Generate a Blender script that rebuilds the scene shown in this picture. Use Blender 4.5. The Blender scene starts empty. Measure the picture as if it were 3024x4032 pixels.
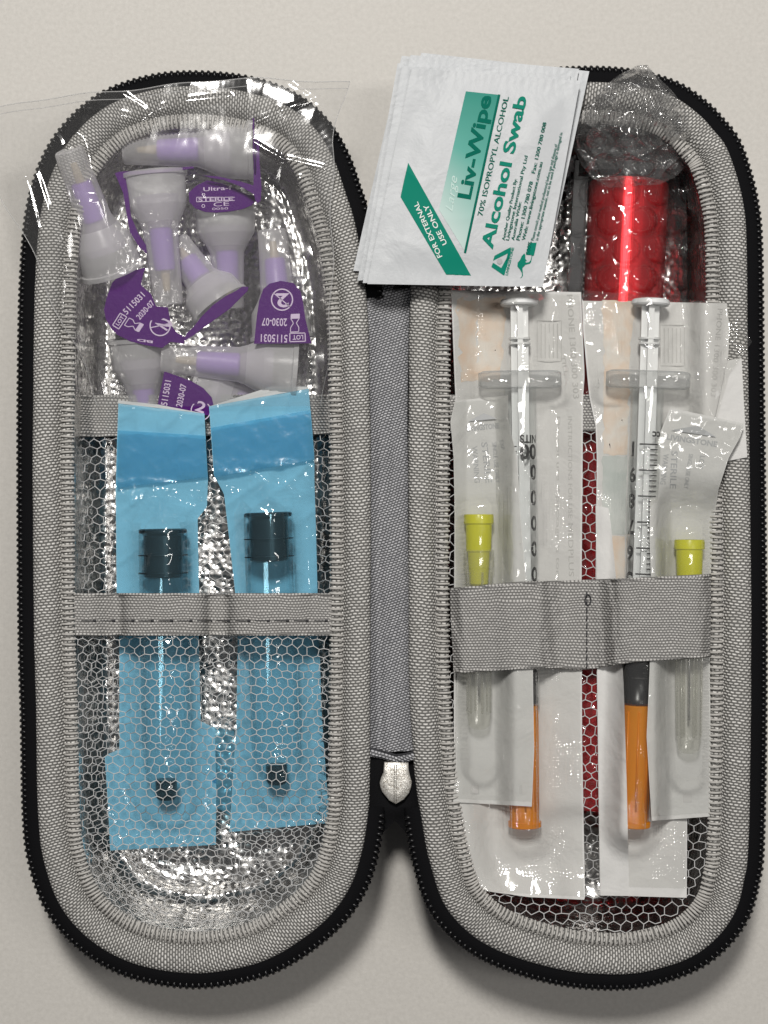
import bpy, bmesh, math, random
from mathutils import Vector, Matrix, noise, kdtree
random.seed(11)
R = math.radians
sc = bpy.context.scene

# ------------------------------------------------------------------ camera, world, light
ZR, CAMD, S = 30.0, 420.0, 0.0622          # rim height (mm), camera above the rim (mm), mm per photo pixel at the rim
cam = bpy.data.cameras.new('camera'); cam_o = bpy.data.objects.new('camera', cam)
sc.collection.objects.link(cam_o); sc.camera = cam_o
cam_o.location = (0, 0, (ZR + CAMD) / 1000)
cam.sensor_fit = 'HORIZONTAL'; cam.sensor_width = 36
cam.lens = 36 * CAMD / (3024 * S)
cam.clip_start = 0.01; cam.clip_end = 20
sc.render.resolution_x, sc.render.resolution_y = 768, 1024

wd = bpy.data.worlds.new('World'); sc.world = wd; wd.use_nodes = True
wd.node_tree.nodes['Background'].inputs[0].default_value = (0.98, 0.97, 1.0, 1)
wd.node_tree.nodes['Background'].inputs[1].default_value = 0.07

def area(name, loc, target, size, size_y, energy, col):
    l = bpy.data.lights.new(name, 'AREA'); l.shape = 'RECTANGLE'; l.size = size; l.size_y = size_y; l.energy = energy; l.color = col
    o = bpy.data.objects.new(name, l); sc.collection.objects.link(o); o.location = loc
    o.rotation_euler = (Vector(target) - Vector(loc)).to_track_quat('-Z', 'Y').to_euler()
    return o
area('ceiling_lamp', (-0.05, 0.42, 0.90), (0, 0, 0), 0.11, 0.16, 7.9, (1.0, 0.97, 0.925))
area('added_glint_lamp', (0.52, 0.08, 1.30), (0, 0, 0), 0.10, 0.55, 3.4, (1.0, 0.97, 0.93))  # weak added lamp, put in for vertical glints on film and red tube

sc.view_settings.view_transform = 'Standard'; sc.view_settings.look = 'None'
sc.view_settings.exposure = 0; sc.view_settings.gamma = 1
sc.render.engine = 'CYCLES'
sc.cycles.max_bounces = 7; sc.cycles.transparent_max_bounces = 32
sc.cycles.diffuse_bounces = 3; sc.cycles.glossy_bounces = 3; sc.cycles.transmission_bounces = 6
sc.cycles.sample_clamp_indirect = 4; sc.cycles.caustics_reflective = False; sc.cycles.caustics_refractive = False
sc.cycles.use_denoising = True; sc.cycles.use_adaptive_sampling = True; sc.cycles.adaptive_threshold = 0.02

# ------------------------------------------------------------------ helpers
def K(z): return S * (ZR + CAMD - z) / CAMD
def P(px, py, z):
    k = K(z); return Vector(((px - 1512) * k, (2016 - py) * k, z))
def lerp(a, b, t): return a + (b - a) * t
def sstep(a, b, x):
    t = min(1, max(0, (x - a) / (b - a))); return t * t * (3 - 2 * t)
def N3(x, y, z=0.0): return noise.noise(Vector((x, y, z)))
def ridge(x, y, z=0.0): return (1 - abs(N3(x, y, z))) ** 3
def foldn(x, y, z=0.0): return (1 - abs(N3(x, y, z))) ** 9
def link(o, parent=None):
    sc.collection.objects.link(o)
    if parent: o.parent = parent
    return o
ROOTM = {}
def thing(name, label, cat, loc, group=None, rot=None):
    o = bpy.data.objects.new(name, None); o.empty_display_size = 0.01
    M = Matrix.Translation(Vector(loc) * 0.001) @ (rot.to_4x4() if rot else Matrix())
    link(o); o.matrix_world = M; ROOTM[o.name] = M
    o['label'] = label; o['category'] = cat
    if group: o['group'] = group
    return o
def rootm(o):
    while o.parent: o = o.parent
    return ROOTM.get(o.name, Matrix())
class MB:
    def __init__(s): s.v = []; s.f = []; s.uv = []
    def add(s, vs, fs, uv=None):
        b = len(s.v); s.v += [Vector(p) for p in vs]; s.f += [tuple(i + b for i in f) for f in fs]
        s.uv += list(uv) if uv else [(p[0], p[1]) for p in vs]
    def grid(s, rows, uv=None, wrap=False):
        n = len(rows); m = len(rows[0]); fs = []
        for j in range(n - 1):
            for i in range(m - 1 + (1 if wrap else 0)):
                i2 = (i + 1) % m
                fs.append((j * m + i, j * m + i2, (j + 1) * m + i2, (j + 1) * m + i))
        s.add([p for r in rows for p in r], fs, [u for r in uv for u in r] if uv else None)
    def box(s, c, size, M=None):
        c = Vector(c); hx, hy, hz = (d / 2 for d in size); vs = []
        for x in (-1, 1):
            for y in (-1, 1):
                for z in (-1, 1):
                    p = Vector((x * hx, y * hy, z * hz)); vs.append(c + (M @ p if M else p))
        s.add(vs, [(0, 1, 3, 2), (4, 6, 7, 5), (0, 4, 5, 1), (2, 3, 7, 6), (0, 2, 6, 4), (1, 5, 7, 3)])
    def tube(s, pts, r, n=6, cap=True):
        pts = [Vector(p) for p in pts]; rows = []
        for i, p in enumerate(pts):
            d = (pts[min(i + 1, len(pts) - 1)] - pts[max(i - 1, 0)]).normalized()
            a = d.cross(Vector((0, 0, 1)))
            if a.length < 1e-4: a = d.cross(Vector((0, 1, 0)))
            a.normalize(); b = a.cross(d); rr = r[i] if isinstance(r, (list, tuple)) else r
            rows.append([p + a * rr * math.cos(2 * math.pi * k / n) + b * rr * math.sin(2 * math.pi * k / n) for k in range(n)])
        base = len(s.v); s.grid(rows, wrap=True)
        if cap:
            s.f.append(tuple(base + k for k in range(n))[::-1]); e = base + (len(pts) - 1) * n
            s.f.append(tuple(e + k for k in range(n)))
    def lathe(s, prof, n=32, frame=None, sq=1.0):
        """prof: (x along axis, radius); axis is local +X"""
        rows = []
        for x, r in prof:
            row = []
            for k in range(n):
                a = 2 * math.pi * k / n; p = Vector((x, r * math.cos(a), r * math.sin(a) * sq))
                row.append(frame @ p if frame else p)
            rows.append(row)
        s.grid(rows, wrap=True)
    def poly(s, pts, uv=None):
        s.add(pts, [tuple(range(len(pts)))], uv)
    def build(s, name, mat, parent=None, local=False, smooth=True, sharp=None, label=None, kind=None):
        me = bpy.data.meshes.new(name); Mi = (rootm(parent).inverted() if parent and not local else Matrix())
        me.from_pydata([Mi @ (p * 0.001) for p in s.v], [], s.f)
        ul = me.uv_layers.new(name='UVMap'); vi = [0] * len(me.loops); me.loops.foreach_get('vertex_index', vi)
        ul.data.foreach_set('uv', [c for i in vi for c in s.uv[i][:2]])
        me.materials.append(mat); me.validate()
        if smooth:
            me.shade_smooth()
            if sharp: me.set_sharp_from_angle(angle=R(sharp))
        o = link(bpy.data.objects.new(name, me), parent)
        if label: o['label'] = label
        if kind: o['kind'] = kind
        return o
def tag(o, label, cat, group=None):
    o['label'] = label; o['category'] = cat
    if group: o['group'] = group
    return o

# ------------------------------------------------------------------ materials
class NT:
    def __init__(s, name):
        s.m = bpy.data.materials.new(name); s.m.use_nodes = True; s.t = s.m.node_tree; s.t.nodes.clear()
        s.out = s.t.nodes.new('ShaderNodeOutputMaterial')
    def n(s, typ, ins=None, **props):
        nd = s.t.nodes.new('ShaderNode' + typ)
        for k, v in props.items(): setattr(nd, k, v)
        for k, v in (ins or {}).items():
            so = nd.inputs[k]
            if hasattr(v, 'is_output'): s.t.links.new(v, so)
            else:
                if hasattr(so.default_value, '__len__') and not isinstance(v, str) and len(v) == 3 and len(so.default_value) == 4: v = (*v, 1)
                so.default_value = v
        return nd
    def math(s, op, a, b=None, c=None, clamp=False):
        ins = {0: a}
        if b is not None: ins[1] = b
        if c is not None: ins[2] = c
        return s.n('Math', ins, operation=op, use_clamp=clamp).outputs[0]
    def mix(s, f, a, b): return s.n('MixShader', {0: f, 1: a, 2: b}).outputs[0]
    def mixc(s, f, a, b):
        nd = s.n('Mix', data_type='RGBA')
        for i, v in ((0, f), (6, a), (7, b)):
            if hasattr(v, 'is_output'): s.t.links.new(v, nd.inputs[i])
            else: nd.inputs[i].default_value = (*v, 1) if hasattr(v, '__len__') and len(v) == 3 else v
        return nd.outputs[2]
    def ramp(s, f, stops):
        nd = s.n('ValToRGB', {0: f}); cr = nd.color_ramp
        while len(cr.elements) < len(stops): cr.elements.new(0.5)
        for e, (p, c) in zip(cr.elements, stops): e.position = p; e.color = (*c, 1) if hasattr(c, '__len__') else (c, c, c, 1)
        return nd.outputs[0]
    def obj(s): return s.n('TexCoord').outputs['Object']
    def uv(s): return s.n('TexCoord').outputs['UV']
    def noise(s, vec, scale, detail=3, rough=0.5, dist=0.0):
        return s.n('TexNoise', {'Vector': vec, 'Scale': scale, 'Detail': detail, 'Roughness': rough, 'Distortion': dist}).outputs[0]
    def bump(s, h, strength=0.3, dist=0.001, normal=None):
        ins = {'Height': h, 'Strength': strength, 'Distance': dist}
        if normal is not None: ins['Normal'] = normal
        return s.n('Bump', ins).outputs[0]
    def princ(s, col, rough=0.5, metal=0.0, spec=0.5, normal=None, **ex):
        ins = {'Base Color': col, 'Roughness': rough, 'Metallic': metal, 'Specular IOR Level': spec}
        if normal is not None: ins['Normal'] = normal
        ins.update({k.replace('_', ' '): v for k, v in ex.items()})
        return s.n('BsdfPrincipled', ins).outputs[0]
    def done(s, sh): s.t.links.new(sh, s.out.inputs[0]); return s.m

def plain(name, col, rough=0.5, metal=0.0, spec=0.5, bump=0.0, bscale=2000, var=0.0):
    t = NT(name); o = t.obj(); nrm = None; c = col
    if bump: nrm = t.bump(t.noise(o, bscale, 3), bump, 0.0003)
    if var: c = t.mixc(t.math('MULTIPLY', t.noise(o, bscale * 0.15, 4), var), col, tuple(x * 0.45 for x in col))
    return t.done(t.princ(c, rough, metal, spec, nrm))

def m_table():
    t = NT('table_laminate'); o = t.obj()
    f = t.noise(o, 900, 4, 0.65); g = t.noise(o, 9, 3)
    c = t.mixc(t.ramp(f, [(0.3, 0.0), (0.7, 1.0)]), (0.615, 0.595, 0.56), (0.535, 0.517, 0.485))
    c = t.mixc(t.math('MULTIPLY', g, 0.12), c, (0.5, 0.46, 0.41))
    return t.done(t.princ(c, 0.55, 0, 0.3, t.bump(t.noise(o, 1500, 4, 0.7), 0.25, 0.0002)))

def weave(name, light, mid, dark, bw, rh, mort=0.16, bump=0.9, rough=0.85, rot=0.0):
    """woven cloth: dashes of light yarn in a darker ground, laid in millimetres of the surface's own uv"""
    t = NT(name); uv = t.uv()
    w = t.n('TexNoise', {'Vector': uv, 'Scale': 0.13, 'Detail': 2}).outputs['Color']
    d = t.n('VectorMath', {0: w, 1: (0.5, 0.5, 0.5)}, operation='SUBTRACT').outputs[0]
    d = t.n('VectorMath', {0: d, 'Scale': 1.3}, operation='SCALE').outputs[0]
    v = t.n('VectorMath', {0: uv, 1: d}, operation='ADD').outputs[0]
    v = t.n('Mapping', {'Vector': v, 'Rotation': (0, 0, rot)}).outputs[0]
    sp = t.n('SeparateXYZ', {0: v}).outputs
    row = t.math('DIVIDE', sp[1], rh); fl = t.math('FLOOR', row)
    a = t.math('POWER', t.math('ABSOLUTE', t.math('SINE', t.math('MULTIPLY', row, math.pi))), 1.3)
    cx = t.math('ADD', t.math('DIVIDE', sp[0], bw), t.math('MULTIPLY', t.math('MODULO', fl, 2.0), 0.5))
    b = t.math('POWER', t.math('ABSOLUTE', t.math('SINE', t.math('MULTIPLY', cx, math.pi))), 0.8)
    rnd = t.n('TexWhiteNoise', {'Vector': t.n('CombineXYZ', {0: t.math('FLOOR', cx), 1: fl}).outputs[0]}, noise_dimensions='2D').outputs[0]
    h = t.math('MULTIPLY', a, b); f = t.ramp(h, [(0.22, 0.0), (0.75, 1.0)])
    yarn = t.mixc(rnd, light, mid); big = t.noise(uv, 0.12, 3)
    col = t.mixc(f, dark, yarn); col = t.mixc(t.math('MULTIPLY', big, 0.35), col, dark)
    return t.done(t.princ(col, rough, 0, 0.25, t.bump(h, bump, 0.0003)))

def m_foil():
    t = NT('quilted_foil'); o = t.obj()
    v = t.n('TexVoronoi', {'Vector': o, 'Scale': 620, 'Randomness': 0.75}, feature='SMOOTH_F1').outputs[0]
    g = t.noise(o, 130, 3, 0.6, 0.6); big = t.noise(o, 45, 2)
    st = t.noise(t.n('Mapping', {'Vector': o, 'Scale': (1.0, 0.3, 1.0)}).outputs[0], 95, 2, 0.5, 0.3)
    h = t.math('ADD', t.math('MULTIPLY', v, 0.75), t.math('MULTIPLY', g, 0.3))
    h = t.math('ADD', h, t.math('MULTIPLY', big, 2.6))
    h = t.math('ADD', h, t.math('MULTIPLY', st, 2.0))
    n = t.bump(h, 0.5, 0.0010)
    r = t.ramp(t.noise(o, 260, 3), [(0.35, 0.17), (0.7, 0.32)])
    return t.done(t.princ((0.70, 0.69, 0.675), r, 1.0, 0.5, n))

def film(name, tint=(0.97, 0.97, 0.97), haze=0.05, hazecol=(0.8, 0.8, 0.8), rough=0.07, refl=0.06, bscale=260, bstr=0.35, dots=0, pw=4.0):
    """thin clear plastic: see-through sheet with a glossy skin and a little milky haze"""
    t = NT(name); o = t.obj()
    h = t.noise(o, bscale, 1, 0.5, 0.0); nrm = t.bump(h, bstr, 0.0012)
    if dots:
        v = t.n('TexVoronoi', {'Vector': o, 'Scale': dots, 'Randomness': 0.15}).outputs[0]
        m = t.ramp(t.noise(o, 60, 2), [(0.5, 0.0), (0.62, 1.0)])
        nrm = t.bump(t.math('MULTIPLY', v, m), 0.8, 0.0006, nrm)
    lw = t.n('LayerWeight', {'Blend': 0.5, 'Normal': nrm}).outputs['Facing']
    f = t.math('MULTIPLY_ADD', t.math('POWER', lw, pw), 0.75, refl, True)
    tr = t.n('BsdfTransparent', {0: tint}).outputs[0]
    gl = t.n('BsdfGlossy', {0: (1, 1, 1), 'Roughness': rough, 'Normal': nrm}).outputs[0]
    di = t.n('BsdfDiffuse', {0: hazecol}).outputs[0]
    tl = t.n('BsdfTranslucent', {0: hazecol}).outputs[0]
    hz = t.mix(0.5, di, tl)
    return t.done(t.mix(f, t.mix(haze, tr, hz), gl))

def milky(name, col, opac, rough=0.3, tint=(0.93, 0.93, 0.93), spec=0.5, trans=0.5):
    """moulded translucent plastic, thin walled"""
    t = NT(name); o = t.obj()
    n = t.bump(t.noise(o, 700, 2), 0.12, 0.0005)
    lw = t.n('LayerWeight', {'Blend': 0.5}).outputs['Facing']
    a = t.math('MULTIPLY_ADD', t.math('POWER', lw, 2.0), 1 - opac, opac, True)
    a = t.math('MULTIPLY', a, 0.97)
    pr = t.princ(col, rough, 0, spec, n)
    tl = t.n('BsdfTranslucent', {0: col, 'Normal': n}).outputs[0]
    body = t.mix(trans * 0.6, pr, tl)
    return t.done(t.mix(a, t.n('BsdfTransparent', {0: tint}).outputs[0], body))

def m_paper(name, col=(0.74, 0.73, 0.70), rough=0.75, blot=0.12, bumpz=0.35, spec=0.25, trans=0.12):
    t = NT(name); o = t.obj()
    f = t.noise(o, 1400, 4, 0.7); g = t.noise(o, 120, 3)
    c = t.mixc(t.math('MULTIPLY', f, blot), col, tuple(x * 0.55 for x in col))
    c = t.mixc(t.math('MULTIPLY', g, blot * 1.4), c, tuple(x * 0.7 for x in col))
    h = t.math('ADD', t.math('MULTIPLY', f, 0.25), t.math('MULTIPLY', t.noise(o, 90, 3, 0.6, 0.5), 2.0))
    n = t.bump(h, bumpz, 0.0012)
    return t.done(t.mix(trans, t.princ(c, rough, 0, spec, n), t.n('BsdfTranslucent', {0: c}).outputs[0]))

def m_red():
    t = NT('red_anodised_aluminium'); o = t.obj()
    tn = t.n('Tangent', direction_type='RADIAL', axis='Y').outputs[0]
    n = t.bump(t.n('TexNoise', {'Vector': t.n('Mapping', {'Vector': o, 'Scale': (20, 3000, 20)}).outputs[0], 'Scale': 1.0, 'Detail': 2}).outputs[0], 0.12, 0.0004)
    return t.done(t.princ((0.62, 0.009, 0.016), 0.32, 0.6, 0.5, n, Anisotropic=0.7, Tangent=tn))

def m_silver():
    t = NT('crackled_silver'); o = t.obj()
    v = t.n('TexVoronoi', {'Vector': t.n('VectorMath', {0: o, 1: t.n('TexNoise', {'Vector': o, 'Scale': 900}).outputs['Color']}, operation='ADD').outputs[0], 'Scale': 1000}, feature='DISTANCE_TO_EDGE').outputs[0]
    g = t.noise(o, 1500, 4, 0.7, 2.0)
    c = t.ramp(g, [(0.40, (0.42, 0.38, 0.32)), (0.52, (0.90, 0.88, 0.83))])
    return t.done(t.princ(c, 0.34, 0.6, 0.5, t.bump(g, 0.4, 0.0003)))

def m_blotch(name, a, b):
    t = NT(name); o = t.obj()
    f = t.ramp(t.noise(o, 170, 4, 0.6, 0.5), [(0.35, 0.0), (0.68, 1.0)])
    return t.done(t.princ(t.mixc(f, a, b), 0.7, 0, 0.2))

def m_grad(name, c0, c1, c2):
    t = NT(name); v = t.n('SeparateXYZ', {0: t.uv()}).outputs[1]
    return t.done(t.princ(t.ramp(v, [(0.0, c0), (0.45, c1), (1.0, c2)]), 0.6, 0, 0.3))

M = dict(
    table=m_table(), foil=m_foil(),
    binding=weave('grey_woven_binding', (0.95, 0.935, 0.90), (0.66, 0.645, 0.615), (0.16, 0.157, 0.15), 1.32, 0.72, rot=R(84), bump=1.0),
    hinge=weave('grey_hinge_webbing', (0.78, 0.78, 0.81), (0.54, 0.54, 0.57), (0.12, 0.123, 0.13), 0.9, 0.6, rot=R(18)),
    elastic=weave('grey_knit_elastic', (0.74, 0.725, 0.70), (0.58, 0.565, 0.545), (0.21, 0.206, 0.20), 0.85, 0.66, rot=R(0)),
    stitch=plain('grey_thread', (0.50, 0.485, 0.46), 0.8, bump=0.4, bscale=4000),
    net=plain('grey_net_cord', (0.60, 0.60, 0.60), 0.5, spec=0.5),
    black=plain('black_canvas', (0.006, 0.006, 0.007), 0.85, spec=0.12, bump=0.6, bscale=2500),
    tape=plain('black_zip_tape', (0.005, 0.005, 0.006), 0.85, spec=0.1, bump=0.6, bscale=3500),
    zipt=plain('black_zip_nylon', (0.006, 0.006, 0.007), 0.3, spec=0.35),
    thread=plain('dark_thread', (0.03, 0.03, 0.035), 0.8),
    silver=m_silver(), seam=plain('silver_seam_line', (0.16, 0.15, 0.13), 0.5),
    bag=film('clear_polybag', haze=0.065, refl=0.04, rough=0.09, bscale=60, bstr=0.07),
    edge=milky('film_edge', (0.85, 0.85, 0.85), 0.35, 0.12),
    pack=film('clear_blister_film', tint=(0.98, 0.98, 0.97), haze=0.055, refl=0.055, rough=0.06, bscale=90, bstr=0.16, dots=1250),
    npack=film('clear_needle_film', tint=(0.985, 0.985, 0.98), haze=0.10, hazecol=(0.76, 0.78, 0.77), refl=0.045, rough=0.09, bscale=150, bstr=0.35),
    bubble=film('bubble_wrap_film', tint=(0.95, 0.95, 0.95), haze=0.045, refl=0.06, rough=0.08, bscale=120, bstr=0.25, pw=2.0),
    crumple=film('crumpled_wrap_film', tint=(0.93, 0.93, 0.93), haze=0.13, hazecol=(0.62, 0.62, 0.62), refl=0.06, rough=0.09, bscale=60, bstr=0.05, pw=1.7),
    bluefilm=film('blue_tinted_film', tint=(0.68, 0.89, 0.97), haze=0.075, hazecol=(0.42, 0.74, 0.88), refl=0.045, rough=0.07, bscale=120, bstr=0.35),
    blueband=film('dense_blue_band', tint=(0.42, 0.75, 0.90), haze=0.55, hazecol=(0.21, 0.58, 0.80), refl=0.035, rough=0.3, bscale=500, bstr=0.2),
    bluepaper=m_paper('blue_pouch_paper', (0.52, 0.76, 0.88), blot=0.2), whitepaper=m_paper('white_pouch_paper', (0.72, 0.74, 0.74)),
    glass=film('clear_tube_wall', tint=(0.92, 0.96, 0.97), haze=0.006, refl=0.06, rough=0.05, bscale=100, bstr=0.02),
    rubber=plain('black_rubber', (0.006, 0.007, 0.009), 0.3, spec=0.4),
    frost=milky('frosted_outer_cap', (0.95, 0.94, 0.95), 0.36, 0.34), frostw=milky('frosted_skirt', (0.96, 0.955, 0.96), 0.50, 0.30),
    lilac=milky('purple_inner_shield', (0.42, 0.20, 0.78), 0.92, 0.4),
    hubp=milky('pale_lilac_hub', (0.66, 0.58, 0.74), 0.45, 0.35),
    cream=milky('cream_inner_needle', (0.75, 0.62, 0.42), 0.6, 0.3),
    purple=plain('purple_foil_tab', (0.085, 0.006, 0.165), 0.5, spec=0.12, bump=0.35, bscale=900, var=0.4),
    purpleprint=plain('lilac_print', (0.62, 0.50, 0.68), 0.6),
    barrel=film('syringe_barrel_plastic', tint=(0.96, 0.97, 0.97), haze=0.022, hazecol=(0.82, 0.84, 0.84), refl=0.06, rough=0.07, bscale=100, bstr=0.03),
    flange=milky('clear_flange_plastic', (0.70, 0.72, 0.72), 0.28, 0.25),
    white=plain('white_plunger_plastic', (0.78, 0.79, 0.79), 0.35, spec=0.5),
    stopper=plain('black_stopper', (0.006, 0.006, 0.007), 0.3, spec=0.4),
    orange=milky('orange_needle_cap', (0.90, 0.33, 0.004), 0.84, 0.25, tint=(1.0, 0.6, 0.1)),
    lime=milky('lime_needle_hub', (0.76, 0.75, 0.015), 0.92, 0.3, tint=(0.9, 0.9, 0.3)),
    sheath=film('needle_sheath_plastic', tint=(0.97, 0.97, 0.95), haze=0.11, hazecol=(0.92, 0.91, 0.85), refl=0.06, rough=0.12, bscale=100, bstr=0.03),
    steel=plain('needle_steel', (0.6, 0.6, 0.6), 0.25, 1.0),
    ink=plain('black_ink', (0.014, 0.014, 0.015), 0.5),
    paper=m_paper('medical_paper', (0.76, 0.755, 0.74), 0.7, 0.14),
    npaper=m_paper('needle_pack_paper', (0.66, 0.66, 0.64), 0.7, 0.12),
    sachet=m_paper('sachet_foil_paper', (0.55, 0.57, 0.59), 0.42, 0.06, 0.22, 0.35, 0.05),
    green=plain('green_print', (0.0, 0.205, 0.14), 0.6, spec=0.1), dgreen=plain('dark_green_print', (0.0, 0.13, 0.092), 0.6, spec=0.05),
    pgrad=m_grad('teal_gradient_print', (0.012, 0.235, 0.18), (0.09, 0.37, 0.31), (0.50, 0.63, 0.60)),
    scriptp=plain('pale_script_print', (0.50, 0.66, 0.62), 0.6), whitep=plain('white_print', (0.75, 0.78, 0.76), 0.6),
    greyp=plain('grey_print', (0.36, 0.37, 0.38), 0.6), faint=plain('faint_grey_print', (0.50, 0.495, 0.48), 0.6), lgrey=plain('light_grey_print', (0.36, 0.37, 0.375), 0.6),
    peach=m_blotch('peach_print', (0.70, 0.55, 0.43), (0.71, 0.68, 0.63)), sage=m_blotch('sage_print', (0.47, 0.51, 0.49), (0.60, 0.62, 0.60)),
    red=m_red(), blackmetal=plain('black_metal_cap', (0.012, 0.013, 0.015), 0.35, 0.0, 0.4),
)

# ------------------------------------------------------------------ text
_tc = {}
def text_geo(s, bold=0.0, shear=0.0):
    key = (s, bold, shear)
    if key not in _tc:
        cu = bpy.data.curves.new('t', 'FONT'); cu.body = s; cu.size = 1; cu.offset = bold; cu.shear = shear; cu.resolution_u = 3
        o = bpy.data.objects.new('t', cu); me = o.to_mesh()
        vs = [(v.co.x, v.co.y) for v in me.vertices]; fs = [tuple(p.vertices) for p in me.polygons]
        o.to_mesh_clear(); bpy.data.objects.remove(o); bpy.data.curves.remove(cu)
        _tc[key] = (vs, fs)
    return _tc[key]
CAP = max(v[1] for v in text_geo('H')[0])
def put_text(mb, s, a, b, cap, zf, off=0.08, bold=0.0, shear=0.0, up=None, mirror=False, place=None):
    """text from photo point a to b (baseline), capital height cap (px), lying on height field zf"""
    vs, fs = text_geo(s, bold, shear); x0 = min(v[0] for v in vs); x1 = max(v[0] for v in vs)
    a = Vector(a); b = Vector(b); d = b - a; w = x1 - x0
    u = Vector(up).normalized() if up else Vector((d.y, -d.x)).normalized()
    if mirror: u = -u
    out = []
    for x, y in vs:
        q = a + d * ((x - x0) / w) + u * (y / CAP * cap)
        if place: out.append(place(q.x, q.y))
        else:
            z = (zf(q.x, q.y) if callable(zf) else zf) + off; out.append(P(q.x, q.y, z))
    mb.add(out, [f[::-1] for f in fs] if mirror else fs)
def flat_poly(mb, pts, zf, off=0.06):
    mb.poly([P(x, y, (zf(x, y) if callable(zf) else zf) + off) for x, y in pts][::-1])
def ring(mb, c, r0, r1, zf, off=0.08, n=28):
    rows = [[P(c[0] + r * math.cos(2 * math.pi * k / n), c[1] + r * math.sin(2 * math.pi * k / n), (zf(*c) if callable(zf) else zf) + off) for k in range(n)] for r in (r0, r1)]
    mb.grid(rows, wrap=True)
def stroke(mb, a, b, w, zf, off=0.08):
    a = Vector(a); b = Vector(b); d = (b - a).normalized(); p = Vector((-d.y, d.x)) * w / 2
    flat_poly(mb, [a - p, b - p, b + p, a + p], zf, off)

# ------------------------------------------------------------------ outlines of the two case halves (photo pixels at rim height)
def smooth_closed(pts, n):
    pts = [Vector(p) for p in pts]; m = len(pts); dense = []
    for i in range(m):
        p0, p1, p2, p3 = pts[i - 1], pts[i], pts[(i + 1) % m], pts[(i + 2) % m]
        for k in range(24):
            t = k / 24
            dense.append(0.5 * ((2 * p1) + (p2 - p0) * t + (2 * p0 - 5 * p1 + 4 * p2 - p3) * t * t + (3 * p1 - p0 - 3 * p2 + p3) * t ** 3))
    L = [0]
    for i in range(len(dense)): L.append(L[-1] + (dense[(i + 1) % len(dense)] - dense[i]).length)
    out = []; j = 0
    for k in range(n):
        d = L[-1] * k / n
        while L[j + 1] < d: j += 1
        out.append(dense[j].lerp(dense[(j + 1) % len(dense)], (d - L[j]) / (L[j + 1] - L[j] + 1e-9)))
    return out
LEFT = [(133, 2500), (142, 2842), (149, 3204), (170, 3390), (235, 3566), (353, 3701), (515, 3792), (723, 3832), (904, 3819), (1085, 3764), (1266, 3638),
        (1374, 3502), (1428, 3340), (1452, 3114), (1457, 2700), (1457, 2100), (1455, 1500), (1440, 1154), (1398, 883), (1356, 747), (1311, 622), (1238, 505),
        (1135, 420), (980, 362), (780, 340), (590, 356), (400, 430), (250, 585), (170, 792), (140, 1064), (130, 1500), (129, 2000)]
RIGHT = [(2957, 2300), (2958, 2800), (2948, 3333), (2932, 3466), (2897, 3591), (2820, 3697), (2705, 3777), (2527, 3831), (2350, 3838), (2172, 3813), (1976, 3751),
         (1843, 3671), (1745, 3555), (1692, 3395), (1665, 3244), (1636, 3050), (1618, 2800), (1611, 2400), (1609, 1600), (1620, 1100), (1640, 850), (1685, 680), (1765, 520),
         (1900, 400), (2100, 338), (2320, 322), (2500, 335), (2649, 378), (2756, 452), (2808, 508), (2859, 572), (2898, 680), (2928, 808), (2942, 980), (2948, 1500)]
NO = 420
def to_mm(pts, z=ZR): return [P(p[0], p[1], z).xy for p in pts]
class Outline:
    def __init__(s, ctrl):
        s.px = smooth_closed(ctrl, NO); s.p = to_mm(s.px); n = len(s.p)
        area = sum(s.p[i].x * s.p[(i + 1) % n].y - s.p[(i + 1) % n].x * s.p[i].y for i in range(n)) / 2
        sg = 1 if area > 0 else -1; s.nrm = []
        for i in range(n):
            t = (s.p[(i + 2) % n] - s.p[i - 2]).normalized(); s.nrm.append(Vector((-t.y, t.x)) * sg)
        s.len = sum((s.p[(i + 1) % n] - s.p[i]).length for i in range(n)); s.step = s.len / n
    def off(s, d): return [p + nn * d for p, nn in zip(s.p, s.nrm)]
    def sweep(s, mb, prof, idx=None, wob=None):
        idx = list(range(NO)) + [0] if idx is None else idx; rows = []; uvs = []; cum = 0
        for j, (d, z) in enumerate(prof):
            if j: cum += math.hypot(d - prof[j - 1][0], z - prof[j - 1][1])
            row = []; uv = []
            for c, i in enumerate(idx):
                dd, zz = (wob(i, d, z) if wob else (d, z))
                q = s.p[i] + s.nrm[i] * dd; row.append(Vector((q.x, q.y, zz))); uv.append((c * s.step, cum))
            rows.append(row); uvs.append(uv)
        mb.grid(rows, uvs)
OL, OR = Outline(LEFT), Outline(RIGHT)

def inside(poly, x, y):
    c = False; n = len(poly); j = n - 1
    for i in range(n):
        a, b = poly[i], poly[j]
        if (a.y > y) != (b.y > y) and x < (b.x - a.x) * (y - a.y) / (b.y - a.y) + a.x: c = not c
        j = i
    return c
_kd = {}
def edge_dist(poly, x, y):
    k = id(poly)
    if k not in _kd:
        t = kdtree.KDTree(len(poly)); [t.insert((p.x, p.y, 0), i) for i, p in enumerate(poly)]; t.balance(); _kd[k] = t
    return _kd[k].find((x, y, 0))[2]

# ------------------------------------------------------------------ table
tb = MB(); tb.poly([(-900, -900, 0), (900, -900, 0), (900, 900, 0), (-900, 900, 0)])
t_o = tb.build('table', M['table'], smooth=False); t_o['kind'] = 'structure'; t_o['label'] = 'pale beige matt table top under the open case'

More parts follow.
